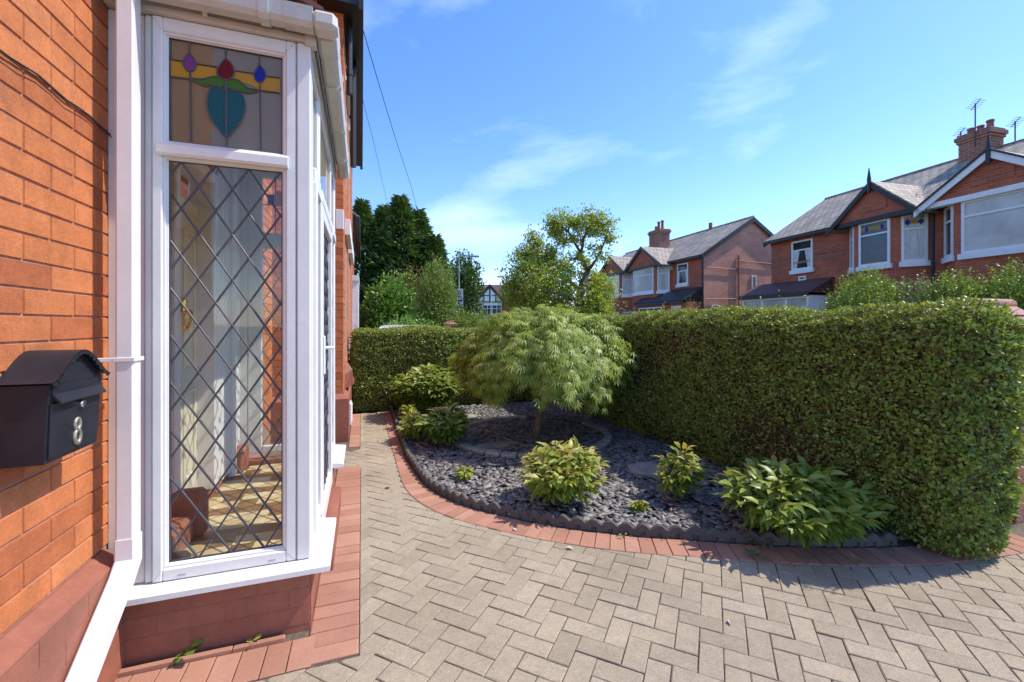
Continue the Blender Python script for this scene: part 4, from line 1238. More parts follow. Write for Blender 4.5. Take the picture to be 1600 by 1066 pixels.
# corner piece and union brackets, a little bigger
big = [(a + (.003 if a > .05 else -.002), z - (.004 if z < -.01 else -.001)) for a, z in gpro]
mb.extrude([(PX - .10, PY - .016 - a, GZ + z) for a, z in big], (.12, 0, 0))
mb.extrude([(PX + .018 + a, PY - .016, GZ + z) for a, z in big], (0, .17, 0))
mb.box(PX + .012, PX + .128, PY - .126, PY - .014, GZ - .083, GZ + .004, c=.022)
for y in (PY + .42, PY + 1.05, PY + 1.62): mb.extrude([(PX + .018 + a * 1.03, y, GZ + z * 1.06) for a, z in big], (0, .045, 0))
for x in (-.44,): mb.extrude([(x, PY - .016 - a * 1.03, GZ + z * 1.06) for a, z in big], (.04, 0, 0))
mb.box(PX + .018, PX + .13, PE + .02, PE + .026, GZ - .082, GZ + .004)
mb.extrude([(-.68, PY - .016, 2.93), (-.68, PY - .05, 2.93), (-.68, PY - .016, 2.885)], (.02, 0, 0))
pp(mb.build('gutter', M['white_old'], porch, fixn=True))
mb = MB()
mb.extrude([(PX + .06, PY - .05, 3.0), (PX + .06, PY - .05, 3.025), (WX, PY - .05, 3.36), (WX, PY - .05, 3.33)], (0, PE - PY + .10, 0))
pp(mb.build('roof', M['tiles'], porch, fixn=True))  # out of view; lean-to form added for the shadows it casts
mb = MB(); mb.box(WX + .01, PX - .062, PY + .062, PE - .034, 2.90, 2.93)
pp(mb.build('ceiling', M['cream'], porch))
# inside: tiled floor, front door in the house wall, painted plinths
mb = MB()
tile = .115
for i, x in enumerate(np.arange(WX + .01, PX - .12, tile)):
    for j_, y in enumerate(np.arange(PY + .11, PE - .12, tile)):
        mb.box(x + .001, x + tile - .001, y + .001, y + tile - .001, .20, .262, mi=1 if (j_ % 3 == 1) or (i + j_) % 5 == 0 else 0)
pp(mb.build('tiled_floor', [M['tile_in'], M['tile_dark']], porch))
mb = MB(); mb.box(WX + .0, WX + .14, PY + .102, 2.90, .263, .42, c=.02); mb.box(WX, WX + .22, PY + .102, 2.62, .264, .345, c=.02); mb.box(WX, WX + .12, 4.06, PE - .104, .262, .46, c=.02)
mb.box(WX - .24, WX + .03, 2.95, 4.01, .20, .30, c=.01)
mb.box(WX, WX + .19, 2.905, 3.0, .2635, .54, c=.03)
pp(mb.build('inner_plinth', M['redpaint'], porch))
mb = MB()
for (a, b_) in ((2.93, 3.00), (3.62, 3.70)): mb.box(WX - .12, WX + .045, a, b_, .30, 2.58, c=.008)
mb.box(WX - .12, WX + .044, 3.0, 3.62, 2.50, 2.58, c=.008); mb.box(WX - .12, WX - .06, 3.0, 3.62, 2.26, 2.32, c=.006)
mb.box(WX - .1, WX + .020, 3.70, PE - .035, .262, 2.88)
for yf in np.arange(3.73, 4.30, .075): mb.box(WX + .0205, WX + .042, yf, yf + .042, .30, 2.86, c=.01)
mb.box(WX + .01, WX + .075, 3.98, 4.06, .262, 2.85, c=.012)
pp(mb.build('door_jamb', M['white'], porch))
mb = MB()
mb.box(WX - .11, WX - .066, 3.002, 3.618, .302, 2.258, .5)
for (a, b_, z0, z1) in ((3.07, 3.29, .45, 1.05), (3.36, 3.57, .45, 1.05), (3.07, 3.29, 1.2, 2.12), (3.36, 3.57, 1.2, 2.12)):
    frame_rect(mb, (WX - .066, 0, 0), uY, nX, a, b_, z0, z1, .03, .03, .03, .03, -.004, .012)
fd = pp(mb.build('front_door', M['cream'], porch))
mb = MB()
mb.tube([(WX - .03 + .012 * math.cos(t), 3.33 + .05 * math.sin(t), 1.52 + .06 * math.cos(t)) for t in np.linspace(0, 6.3, 18)], .009, 6)
mb.box(WX - .066, WX - .035, 3.305, 3.355, 1.56, 1.66, c=.01)
mb.build('knocker', M['goldp'], fd)

# ================================================================ PORCH DOWNPIPE (white square pipe)
dp = empty('downpipe', (-.94, 2.23, 0), 0, 'white square plastic downpipe with a slanting shoe at the left of the porch', 'drainpipe')
def dpp(o): o.matrix_parent_inverse = Matrix.Translation(-Vector(dp.location)); return o
def sqtube(mb, pts, h, c=.008, n0=(0, 0, 1)):
    pts = [Vector(p) for p in pts]
    vs = []
    prof = [(h - c, -h), (h, -h + c), (h, h - c), (h - c, h), (-h + c, h), (-h, h - c), (-h, -h + c), (-h + c, -h)]
    for i, p in enumerate(pts):
        d0 = (pts[i] - pts[i - 1]).normalized() if i else (pts[1] - pts[0]).normalized()
        d1 = (pts[i + 1] - pts[i]).normalized() if i < len(pts) - 1 else d0
        d = (d0 + d1).normalized(); sx_ = Vector((1, 0, 0)); sy_ = d.cross(sx_).normalized()
        f = 1 / max(.5, d.dot(d1))
        for (a, b_) in prof: vs.append(p + sx_ * a + sy_ * (b_ * f))
    n_ = 8
    fs = [(i * n_ + k, i * n_ + (k + 1) % n_, (i + 1) * n_ + (k + 1) % n_, (i + 1) * n_ + k) for i in range(len(pts) - 1) for k in range(n_)]
    fs += [tuple(range(n_)), tuple((len(pts) - 1) * n_ + k for k in reversed(range(n_)))]
    mb.add(vs, fs, .5)
mb = MB(); DX, DY, DH = -.927, 2.235, .0325
sqtube(mb, [(DX, DY, 3.3), (DX, DY, .58)], DH)
dpp(mb.build('pipe', M['white'], dp, fixn=True))
mb = MB(); sqtube(mb, [(DX, DY, .60), (DX, DY, .50), (DX, DY - .06, .44), (DX, DY - .62, .02)], DH + .004)
dpp(mb.build('shoe', M['white'], dp, fixn=True))
mb = MB()
z = 1.335
mb.box(DX - DH - .004, DX + DH + .005, DY - DH - .006, DY - DH - .001, z, z + .018, c=.002); mb.box(DX + DH + .001, DX + DH + .006, DY - DH - .004, DY + DH + .01, z, z + .018, c=.002)
mb.box(WX - .0, DX - DH - .002, DY - DH - .005, DY - DH + .002, z, z + .018, c=.002)
mb.box(DX - DH - .0055, DX - DH - .0005, DY - DH - .004, DY + DH + .01, z, z + .018, c=.002)
dpp(mb.build('pipe_clip', M['white'], dp))

# ================================================================ MAILBOX
MX, MY0, MY1 = -.915, 1.722, 2.012
mbx = empty('mailbox', (-.98, 1.87, 1.05), 0, 'black metal mailbox with arched scalloped roof and a brass 8, on the brick wall', 'mailbox')
def mpp(o): o.matrix_parent_inverse = Matrix.Translation(-Vector(mbx.location)); return o
ZB_, ZE = 1.055, 1.305
YM = (MY0 + MY1) / 2
def arch(y):
    t = (y - YM) / ((MY1 - MY0) / 2 + .012)
    return ZE + .004 + .095 * (.5 + .5 * math.cos(math.pi * min(1, abs(t))) ) ** .72
mb = MB(); ys = np.linspace(MY0, MY1, 15); tp = .006
front = [(MX - .012, MY0 + tp, ZB_)] + [(MX - .012, MY1 - tp, ZB_)] + [(MX, y, arch(y) - .012) for y in ys[::-1]]
mb.extrude(front, (WX + .002 - MX, 0, 0))
body = mpp(mb.build('body', M['black'], mbx, fixn=True))
mb = MB()
ys2 = np.linspace(MY0 - .014, MY1 + .014, 33)
up = [(y, arch(y)) for y in ys2]; lo = [(y, arch(y) - .004) for y in ys2]
xf = MX + .020
for (y0, z0), (y1, z1) in zip(up, up[1:]):
    mb.add([(WX, y0, z0), (xf, y0, z0), (xf, y1, z1), (WX, y1, z1), (WX, y0, z0 - .003), (xf, y0, z0 - .003), (xf, y1, z1 - .003), (WX, y1, z1 - .003)],
           [(0, 1, 2, 3), (4, 7, 6, 5), (1, 5, 6, 2), (0, 3, 7, 4)], .5)
# scallops hanging from the front edge
nsc = 15
for q in range(nsc):
    t0, t1 = q / nsc, (q + 1) / nsc
    ya = ys2[0] + (ys2[-1] - ys2[0]) * t0; yb = ys2[0] + (ys2[-1] - ys2[0]) * t1
    pts = [(xf, ya, arch(ya)), (xf, yb, arch(yb))]
    c_ = ((ya + yb) / 2, (arch(ya) + arch(yb)) / 2); hw = math.dist((ya, arch(ya)), (yb, arch(yb))) / 2
    dr = Vector((yb - ya, arch(yb) - arch(ya))).normalized(); dn = Vector((dr.y, -dr.x))
    poly = [(xf, ya, arch(ya) - .0005), (xf, yb, arch(yb) - .0005)] + [(xf, c_[0] + dr.x * hw * .94 * math.cos(a) + dn.x * (.005 + hw * math.sin(a)), c_[1] + dr.y * hw * .94 * math.cos(a) + dn.y * (.005 + hw * math.sin(a))) for a in np.linspace(0, math.pi, 7)]
    mb.extrude(poly, (-.003, 0, 0), .5)
mpp(mb.build('roof', M['black'], mbx, fixn=True))
mb = MB()   # lower door panel standing proud
mb.extrude([(MX - .0105, MY0 + .016, ZB_ + .012), (MX - .0105, MY1 - .018, ZB_ + .012), (MX - .0022, MY1 - .014, 1.240), (MX - .0022, MY0 + .012, 1.240)], (.0042, 0, 0), .5)
mb.extrude([(MX - .001, MY0 + .018, 1.246), (MX - .001, MY1 - .018, 1.246), (MX - .001, MY1 - .02, 1.298), (MX - .001, MY0 + .02, 1.298)], (.003, 0, 0), .5)
mpp(mb.build('door', M['black'], mbx, fixn=True))
mb = MB()
mb.extrude([(MX + .001, MY0 + .018, 1.262), (MX + .022, MY0 + .018, 1.240), (MX + .024, MY0 + .018, 1.244), (MX + .004, MY0 + .018, 1.270)], (0, MY1 - MY0 - .036, 0), .5)
mpp(mb.build('letter_flap', M['black'], mbx, fixn=True))
mb = MB(); yl, zl = 1.880, 1.219
mb.tube([(MX + .001, yl, zl), (MX + .010, yl, zl), (MX + .014, yl, zl)], [.0125, .0125, .010], 16)
mpp(mb.build('lock', M['chrome'], mbx))
mb = MB(); y8 = 1.872
for (zc, ry, rz) in ((1.150, .0130, .0185), (1.108, .0150, .0225)):
    mb.tube([(MX - .002, y8 + ry * math.cos(t), zc + rz * math.sin(t)) for t in np.linspace(0, 2 * math.pi, 21)], .0066, 8, cap=False)
mpp(mb.build('numeral', M['brass'], mbx, smooth=True))

# ================================================================ BRICK PIER at the gate with clay coping
pier = empty('gate_pier', (5.05, 2.1, 0), 0, 'red brick gate pier with pitched terracotta coping behind the hedge end at right', 'pier')
def qp(o): o.matrix_parent_inverse = Matrix.Translation(-Vector(pier.location)); return o
mb = MB()
px0, px1, py0, py1 = 4.62, 5.30, 1.78, 2.44
brick_face(mb, (0, py0, 0), (1, 0, 0), (0, -1, 0), px0, px1, 0, 1.316, bl=.235, bh=.086, phase=px0, ph2=.117)
brick_face(mb, (px0, 0, 0), (0, -1, 0), (-1, 0, 0), -py1, -py0, 0, 1.316, bl=.235, bh=.086, phase=-py0, ph2=.117)
qp(mb.build('shaft', mat('pier_brick', [(.34, .10, .06), (.42, .13, .075), (.38, .15, .10)], .85, noise=[(9, .75, 1.15)], bump=(100, .003)), pier))
mb = MB(); mb.box(px0 + .0045, px1, py0 + .0045, py1, -.01, 1.316, .5)
qp(mb.build('mortar_bed', M['mortar'], pier))
mb = MB()
ex0, ex1, ey0, ey1 = px0 - .075, px1 + .075, py0 - .075, py1 + .075
rz, ry = 1.66, (py0 + py1) / 2
rx0 = px0 + .02
ZC = 1.345
mb.add([(ex0, ey0, ZC), (ex1, ey0, ZC), (ex1, ey1, ZC), (ex0, ey1, ZC), (rx0, ry, rz), (ex1, ry, rz)], [(0, 1, 5, 4), (2, 3, 4, 5), (3, 0, 4), (3, 2, 1, 0), (1, 2, 5)])
mb.box(ex0 + .01, ex1 - .01, ey0 + .01, ey1 - .01, ZC - .03, ZC - .002, c=.006)
for t in (.36, .68):       # lapped plain tiles on both slopes
    for sy_ in (-1, 1):
        e = ey0 if sy_ < 0 else ey1
        y_ = e + (ry - e) * t; z_ = ZC + (rz - ZC) * t; xo = ex0 + (rx0 - ex0) * t
        mb.obox((0, y_, z_), (1, 0, 0), Vector((0, ry - e, rz - ZC)).normalized(), Vector((0, -(rz - ZC) * (-1 if sy_ > 0 else 1), abs(ry - e))).normalized(), xo + .02, ex1, 0, .13, .0, .014)
qp(mb.build('coping', M['clay'], pier, fixn=False))
mb = MB()
mb.tube([(rx0 - .05, ry, rz + .005), (ex1, ry, rz + .005)], .046, 10)
mb.tube([(rx0 - .02, ry, rz - .005), (ex0 + .02, ey0 + .02, ZC + .012)], .034, 8); mb.tube([(rx0 - .02, ry, rz - .005), (ex0 + .02, ey1 - .02, ZC + .012)], .034, 8)
qp(mb.build('ridge_tile', M['clay'], pier, smooth=True))

# ================================================================ STREET HOUSES
def win(parent, p, q, t0, t1, z0, z1, pane_m='pane', bars=(), trans=None, sill=True, fw=.07, curt=0, name='window', lights=False, trim='white_far'):
    """window on the face p->q (2D local); t along it; outward to the right-hand side"""
    p = Vector((p[0], p[1], 0)); q = Vector((q[0], q[1], 0)); u = (q - p).normalized(); n = Vector((u.y, -u.x, 0))
    mb = MB()
    frame_rect(mb, p, u, n, t0, t1, z0, z1, fw, fw, fw, fw, .002, .05, c=0)
    for b_ in bars: mb.obox(p, u, zV, n, b_ - fw * .4, b_ + fw * .4, z0 + fw, z1 - fw, .002, .047)
    if trans: mb.obox(p, u, zV, n, t0 + fw, t1 - fw, trans - fw * .4, trans + fw * .4, .002, .046)
    if sill: mb.obox(p, u, zV, n, t0 - .06, t1 + .06, z0 - .16, z0 - .001, .002, .10)
    o = mb.build(name, M[trim], parent)
    mb = MB(); mb.obox(p, u, zV, n, t0 + fw * .6, t1 - fw * .6, z0 + fw * .6, z1 - fw * .6, .003, .012)
    mb.build('pane', M[pane_m], o)
    if curt:
        zt_ = (trans if trans else z1) - fw * .3
        for sg in (0, 1):
            mb = MB(); a_, b_, c_ = (t0 + fw, t0 + fw + curt, t0 + fw + curt * .55) if not sg else (t1 - fw, t1 - fw - curt, t1 - fw - curt * .55)
            nf = 5; pts_ = []
            for kf in range(nf + 1):
                f_ = kf / nf; pts_.append((a_ + (b_ - a_) * f_, a_ + (c_ - a_) * f_, .016 + .008 * (kf % 2)))
            for (ta, ca_, da), (tb_, cb_, db_) in zip(pts_, pts_[1:]):
                mb.quad(p + u * ca_ + n * da + Vector((0, 0, z0 + fw)), p + u * cb_ + n * db_ + Vector((0, 0, z0 + fw)), p + u * tb_ + n * db_ + Vector((0, 0, zt_)), p + u * ta + n * da + Vector((0, 0, zt_)), .5)
            mb.build('curtain', M['curtain'], o)
    if lights and trans:
        mb = MB(); c_ = (t0 + t1) / 2
        for cc in ((t0 + c_) / 2, (c_ + t1) / 2):
            mb = MB(); mb.add([p + u * (cc - .07) + Vector((0, 0, trans + .22)) + n * .016, p + u * cc + Vector((0, 0, trans + .10)) + n * .016, p + u * (cc + .07) + Vector((0, 0, trans + .22)) + n * .016, p + u * cc + Vector((0, 0, trans + .33)) + n * .016], [(0, 1, 2, 3)])
            mb.build('stained_motif', M['s_blue'], o)
        mb = MB(); mb.obox(p, u, zV, n, t0 + fw, t1 - fw, trans + .16, trans + .28, .012, .014)
        mb.build('amber_strip', M['s_amber'], o)
    return o

def walls(mb, poly, z0, z1):
    for a, b_ in zip(poly, poly[1:]):
        mb.quad((a[0], a[1], z0), (b_[0], b_[1], z0), (b_[0], b_[1], z1), (a[0], a[1], z1))

def slab(mb, a, b_, c_, d, th=.05):
    """roof plane of some thickness through four points"""
    a, b_, c_, d = map(Vector, (a, b_, c_, d)); n = (b_ - a).cross(d - a).normalized()
    if n.z < 0: n = -n
    mb.add([a, b_, c_, d, a + n * th, b_ + n * th, c_ + n * th, d + n * th], [(0, 1, 2, 3), (7, 6, 5, 4), (0, 4, 5, 1), (1, 5, 6, 2), (2, 6, 7, 3), (3, 7, 4, 0)])

def bay(root, x0, x1, pr, zt, apex, brick, barge, band=None, upper=('pane', 'pane', 'pane'), lower='pane_net', lights=False, fin=True, ca=.62):
    """canted two-storey bay with a gable roof, on the front y=0"""
    A_, B_, C_, D_ = (x0, 0), (x0 + ca, -pr), (x1 - ca, -pr), (x1, 0)
    mb = MB(); walls(mb, [A_, B_, C_, D_], 0, zt)
    xm = (x0 + x1) / 2; gx0, gx1, gy = x0 - .05, x1 + .05, -pr - .10
    mb.extrude([(gx0, gy, zt + .1), (gx1, gy, zt + .1), (xm, gy, apex - .05)], (0, .2, 0))
    mb.extrude([(xm - .45, gy - .025, zt + .35), (xm + .45, gy - .025, zt + .35), (xm + .45, gy - .025, zt + .62), (xm - .45, gy - .025, zt + .62)], (0, .02, 0))
    o = mb.build('bay_wall', M[brick], root)
    lc = math.hypot(ca, pr); lf = x1 - x0 - 2 * ca
    for (z0, z1, ms_) in ((3.50, 5.0, upper), (.75, 2.35, (lower,) * 3)):
        win(root, A_, B_, .12, lc - .12, z0, z1, ms_[0], trans=z1 - .45, lights=False)
        win(root, B_, C_, .16, lf - .16, z0, z1, ms_[1], trans=z1 - .45, bars=(), lights=lights)
        win(root, C_, D_, .12, lc - .12, z0, z1, ms_[2], trans=z1 - .45, lights=lights and z0 > 3, curt=.2)
    # gable roof running back into the main slope
    mb = MB(); ov = .22; yb = 2.4
    sl_ = (apex - zt - .1) / (xm - gx0)
    e0, e1, ze = gx0 - ov, gx1 + ov, zt + .1 - sl_ * ov
    slab(mb, (e0, gy - .12, ze), (xm, gy - .12, apex), (xm, yb, apex), (e0, yb, ze)); slab(mb, (xm, gy - .12, apex), (e1, gy - .12, ze), (e1, yb, ze), (xm, yb, apex))
    mb.build('bay_roof', M['slates'], root)
    mb = MB(); bw = .20
    for (s0, s1) in ((e0, xm), (e1, xm)):
        mb.extrude([(s0, gy - .15, ze + .03), (s1, gy - .15, apex + .03), (s1, gy - .15, apex + .03 - bw), (s0, gy - .15, ze + .03 - bw)], (0, .03, 0))
    ob = mb.build('bargeboard', M[barge], root, fixn=True)
    if barge != 'blackwood':
        mb = MB()
        for (s0, s1) in ((e0, xm), (e1, xm)):
            mb.extrude([(s0, gy - .19, ze + .09), (s1, gy - .19, apex + .09), (s1, gy - .19, apex + .03), (s0, gy - .19, ze + .03)], (0, .06, 0))
        mb.build('barge_capping', M['blackwood'], root, fixn=True)
    mb = MB(); mb.box(gx0 - .02, gx1 + .02, gy - .06, gy + .20, zt - .02, zt + .13); mb.build('gable_beam', M[barge], root)
    if fin:
        mb = MB(); mb.tube([(xm, gy - .15, apex - .35), (xm, gy - .15, apex + .10), (xm, gy - .15, apex + .48)], [.05, .06, .012], 6); mb.build('finial', M['blackwood'], root)

def chimney(root, x0, x1, y0, y1, z0, z1, brick, pots, aerials=()):
    mb = MB(); mb.box(x0, x1, y0, y1, z0, z1 - .30); mb.box(x0 - .04, x1 + .04, y0 - .04, y1 + .04, z1 - .30, z1 - .20); mb.box(x0 - .08, x1 + .08, y0 - .08, y1 + .08, z1 - .20, z1 - .07); mb.box(x0 - .03, x1 + .03, y0 - .03, y1 + .03, z1 - .0695, z1)
    o = mb.build('chimney', M[brick], root)
    for (a, h_) in pots:
        mb = MB(); mb.tube([(a, (y0 + y1) / 2, z1), (a, (y0 + y1) / 2, z1 + h_ * .8), (a, (y0 + y1) / 2, z1 + h_ * .82), (a, (y0 + y1) / 2, z1 + h_)], [.10, .085, .11, .10], 10)
        mb.build('chimney_pot', M['pots'], o)
    for (a, yy, zb, h_, sw) in aerials:
        mb = MB(); mb.tube([(a, yy, zb), (a, yy, zb + h_)], .018, 6); mb.tube([(a - .35 * sw, yy + .15, zb + h_ - .10), (a + .45 * sw, yy - .2, zb + h_ + .02)], .012, 5)
        for t in np.linspace(-.3, .4, 6): mb.tube([(a + t * sw, yy - .25 - t * .4, zb + h_ - .05 + .13 * t), (a + t * sw, yy + .25 - t * .4, zb + h_ - .05 + .13 * t)], .008, 4)
        mb.build('aerial', M['ink'], o)
    return o

def porch_lean(root, x0, x1, dep, z0, z1, tile, style):
    mb = MB(); slab(mb, (x0, -dep - .15, z0), (x1, -dep - .15, z0), (x1, -.002, z1), (x0 + .0, -.002, z1), .06)
    mb.extrude([(x0 + .06, -dep - .08, z0), (x0 + .06, -.01, z1), (x0 + .06, -.01, z0)], (.05, 0, 0)); mb.extrude([(x1 - .06, -dep - .08, z0), (x1 - .06, -.01, z1), (x1 - .06, -.01, z0)], (-.05, 0, 0))
    mb.build('porch_roof', M[tile], root)
    mb = MB(); mb.box(x0 + .1, x1 - .1, -dep - .17, -dep - .12, z0 - .12, z0 + .01); mb.build('porch_gutter', M['blackwood'], root)
    return

ez = R(-95)
h1 = empty('semi_detached_house', (17.48, 14.43, 0), ez, 'red brick semi-detached house at right across the road with two gabled bays and tall chimney', 'house')
# main shell with gable ends; local x along the front, y into the house
def shell(root, x0, x1, dep, ze, zr, front, side):
    mb = MB(); mb.quad((x0, 0, 0), (x1, 0, 0), (x1, 0, ze), (x0, 0, ze)); mb.quad((x1, dep, 0), (x0, dep, 0), (x0, dep, ze), (x1, dep, ze))
    mb.build('front_wall', M[front], root)
    for x in (x0, x1):
        mb = MB()
        mb.add([(x, 0, 0), (x, dep, 0), (x, dep, ze), (x, dep / 2, zr - .03), (x, 0, ze)], [(0, 1, 2, 3, 4)] if x == x0 else [(4, 3, 2, 1, 0)])
        mb.build('gable_wall', M[side], root)
    mb = MB(); ov = .28; k = (zr - ze) / (dep / 2)
    for (ya, yb) in ((-ov, dep / 2), (dep + ov, dep / 2)):
        slab(mb, (x0 - .12, ya, ze - k * ov), (x1 + .12, ya, ze - k * ov), (x1 + .12, yb, zr), (x0 - .12, yb, zr), .06)
    mb.build('roof', M['slates'], root)
    mb = MB(); mb.box(x0 - .1, x1 + .1, -ov - .08, -ov + .02, ze - k * ov - .10, ze - k * ov + .02); mb.build('gutter', M['blackwood'], root)
    for x in (x0 - .15, x1 + .12):
        mb = MB()
        for (ya, yb) in ((-ov, dep / 2), (dep + ov, dep / 2)):
            mb.extrude([(x, ya, ze - k * ov + .03), (x, yb, zr + .03), (x, yb, zr - .20), (x, ya, ze - k * ov - .20)], (.035, 0, 0))
        mb.build('verge_board', M['blackwood'], root, fixn=True)
    mb = MB(); mb.tube([(x0 - .1, dep / 2, zr + .04), (x1 + .1, dep / 2, zr + .04)], .09, 8); mb.build('ridge_tile', M['slates'], root)
    # dentil course under the eaves
    mb = MB()
    for x in np.arange(x0 + .05, x1, .24): mb.box(x, x + .12, -.06, -.001, ze - .22, ze - .09)
    mb.box(x0, x1, -.03, -.0015, ze - .30, ze - .225)
    mb.build('dentil_course', M[front], root)
shell(h1, 0, 12.4, 6.5, 5.35, 7.36, 'wbrick', 'wbrick')
bay(h1, 3.55, 6.10, .62, 5.0, 6.30, 'wbrick', 'blackwood', upper=('pane', 'pane', 'pane_net'), lights=True)
bay(h1, 6.40, 9.35, .62, 5.0, 6.16, 'wbrick', 'white_far', upper=('pane', 'pane_net', 'pane'))
win(h1, (0, 0), (12, 0), 1.08, 2.05, 3.78, 5.0, 'pane', trans=4.6, curt=.30)
mb = MB(); mb.box(-.01, 3.3, -.02, -.001, 4.05, 4.14); mb.box(0.0, 1.0, -.03, -.0205, 4.3, 4.38); mb.box(2.15, 3.4, -.03, -.001, 4.3, 4.38)
mb.build('string_course', M['wbrick_dark'], h1)
mb = MB(); mb.box(1.42, 1.75, -.06, -.001, 3.32, 3.5); pq = mb.build('alarm_box', M['white_far'], h1)
mb = MB(); mb.box(1.48, 1.69, -.064, -.061, 3.38, 3.44); mb.build('alarm_box_mark', M['ink'], pq)
porch_lean(h1, -.75, 2.95, 1.0, 2.72, 3.28, 'tiles', 0)
mb = MB(); frame_rect(mb, (0, -1.0, 0), uX, nY, -.55, 2.75, .6, 2.62, .08, .08, .08, .1, 0, .06, c=0)
for x in (.55, 1.75): mb.box(x - .05, x + .05, -1.05, -.99, .6, 2.6)
mb.box(-.5, 2.7, -1.045, -.992, 2.10, 2.18); mb.box(2.67, 2.75, -1.0, -.05, .6, 2.62); mb.box(2.675, 2.745, -1.0, 0, 2.54, 2.62); mb.box(-.55, -.47, -1, 0, .6, 2.62)
pf = mb.build('porch_window', M['white_far'], h1)
mb = MB(); mb.box(-.5, 2.7, -.995, -.985, .62, 2.6); mb.box(2.70, 2.71, -.98, -.03, .62, 2.56); mb.build('pane', M['pane_net'], pf)
mb = MB(); mb.box(-.55, 2.75, -1.04, -.98, 0, .6); mb.build('porch_base', M['wbrick'], h1)
mb = MB(); mb.tube([(6.27, -.28, 5.0), (6.27, -.28, 0)], .05, 8); mb.tube([(6.27, -.28, 5.0), (6.1, -.5, 5.12)], .05, 8); mb.build('drainpipe', M['blackwood'], h1)
chimney(h1, 5.18, 6.0, 2.75, 3.45, 6.6, 8.08, 'wbrick_dark', ((5.33, .26), (5.59, .24), (5.84, .32)), ((5.72, 2.6, 7.5, 1.45, .55), (5.22, 2.8, 7.4, .85, .5), (6.35, 3.3, 7.2, .95, .5)))
chimney(h1, -.6, .0, 7.2, 7.9, 5.0, 7.15, 'wbrick_dark', ())
chimney(h1, 7.9, 8.9, 6.2, 6.9, 5.0, 8.4, 'wbrick_dark', ((8.1, .3), (8.4, .3)))

h2 = empty('semi_detached_house', (17.3, 18.3, 0), R(-92.5), 'brick semi-detached house with plain gable end, its brick coloured as if sunlit, facing the garden, behind the street tree', 'house')
shell(h2, -12.8, 0, 6.5, 5.35, 7.42, 'wbrick', 'gbrick')
bay(h2, -6.35, -2.65, .7, 5.0, 6.36, 'wbrick', 'blackwood', upper=('pane', 'pane_net', 'pane_net'), fin=False)
bay(h2, -10.2, -6.6, .7, 5.0, 6.36, 'wbrick', 'blackwood', upper=('pane', 'pane_net', 'pane_net'), fin=False)
win(h2, (0, 0), (1, 0), -2.12, -1.2, 3.80, 4.98, 'pane', trans=4.55, bars=(), curt=.16)
porch_lean(h2, -4.75, .02, 1.1, 2.75, 3.48, 'tiles_dk', 1)
mb = MB(); mb.box(-4.6, -.02, -1.1, -1.04, 0, 2.7); mb.box(-.06, .0, -1.04, -.005, 0, 2.7); mb.build('porch_wall', M['wbrick'], h2)
win(h2, (0, -1.1), (1, -1.1), -4.35, -2.05, 1.1, 2.5, 'pane', bars=(-3.5, -2.8), trans=2.1, sill=False)
win(h2, (0, -1.1), (1, -1.1), -1.2, -.4, 1.2, 2.5, 'pane_net', trans=2.1, sill=False)
for x in (-4.5, -1.6):
    mb = MB(); mb.tube([(x, -1.2, 2.05), (x, -1.2, 2.2)], .07, 6); mb.box(x - .02, x + .02, -1.2, -1.1, 2.2, 2.24); mb.build('wall_lamp', M['ink'], h2)
mb = MB(); mb.box(-.62, -.30, -.06, -.001, 4.75, 5.0); mb.v = [(v[0] - 2.3, v[1], v[2]) for v in mb.v]; mb.build('alarm_box', M['white_far'], h2)
win(h2, (0, 0), (0, 1), 3.2, 3.52, 3.2, 4.2, 'pane', sill=False, fw=.05)
win(h2, (0, 0), (0, 1), .5, 1.05, 1.9, 2.55, 'pane', trans=2.2, sill=False, fw=.06)
mb = MB(); mb.tube([(.06, 2.27, 5.3), (.06, 2.27, 2.9)], .045, 6); mb.tube([(.06, .1, 4.55), (.06, 2.2, 4.5)], .02, 5); mb.tube([(.06, .1, 2.85), (.06, 2.27, 2.9), (.06, 3.6, 3.05)], .022, 5)
mb.tube([(.06, 2.27, 2.9), (.06, 2.27, 1.0)], .03, 6); mb.tube([(.06, 2.3, 5.0), (.06, 5.0, 4.9)], .02, 5)
mb.build('wall_pipe', M['clay'], h2)
mb = MB(); mb.tube([(.03, -.10, 5.2), (.03, -.06, 0)], .05, 8); mb.build('drainpipe', M['blackwood'], h2)
chimney(h2, -7.1, -5.9, 1.5, 2.3, 6.0, 8.0, 'wbrick_dark', ((-6.85, .35), (-6.55, .62), (-6.15, .62)))
mb = MB(); mb.tube([(-3.1, 3.2, 7.35), (-3.1, 3.2, 7.85)], .11, 8); mb.build('roof_vent', M['pots'], h2)

# neighbour's house up our side of the road
h3 = empty('neighbour_house', (-3.2, 13.8, 0), 0, 'neighbouring brick house with slate roof glimpsed beyond the corner of the near house', 'house')
mb = MB(); mb.box(-3, 2.85, 0, 8, 0, 4.8); mb.build('wall', M['wbrick'], h3)
mb = MB(); slab(mb, (3.12, -.25, 4.66), (3.12, 8.2, 4.66), (-.2, 8.2, 7.2), (-.2, -.25, 7.2)); slab(mb, (-3.4, -.25, 4.66), (-3.4, 8.2, 4.66), (-.2, 8.2, 7.2), (-.2, -.25, 7.2)); mb.build('roof', M['slates'], h3)
mb = MB(); mb.add([(-3, 0, 4.8), (2.85, 0, 4.8), (-.1, 0, 7.1)], [(0, 1, 2)]); mb.build('gable_wall', M['wbrick'], h3)
mb = MB(); mb.box(3.02, 3.14, -.3, 8.2, 4.50, 4.68); mb.build('gutter', M['blackwood'], h3)
mb = MB(); mb.box(2.85, 3.10, .5, 3.0, 0, 2.85); mb.box(2.851, 3.12, .4, 3.1, 2.85, 3.02); mb.build('bay_wall', M['white_far'], h3)
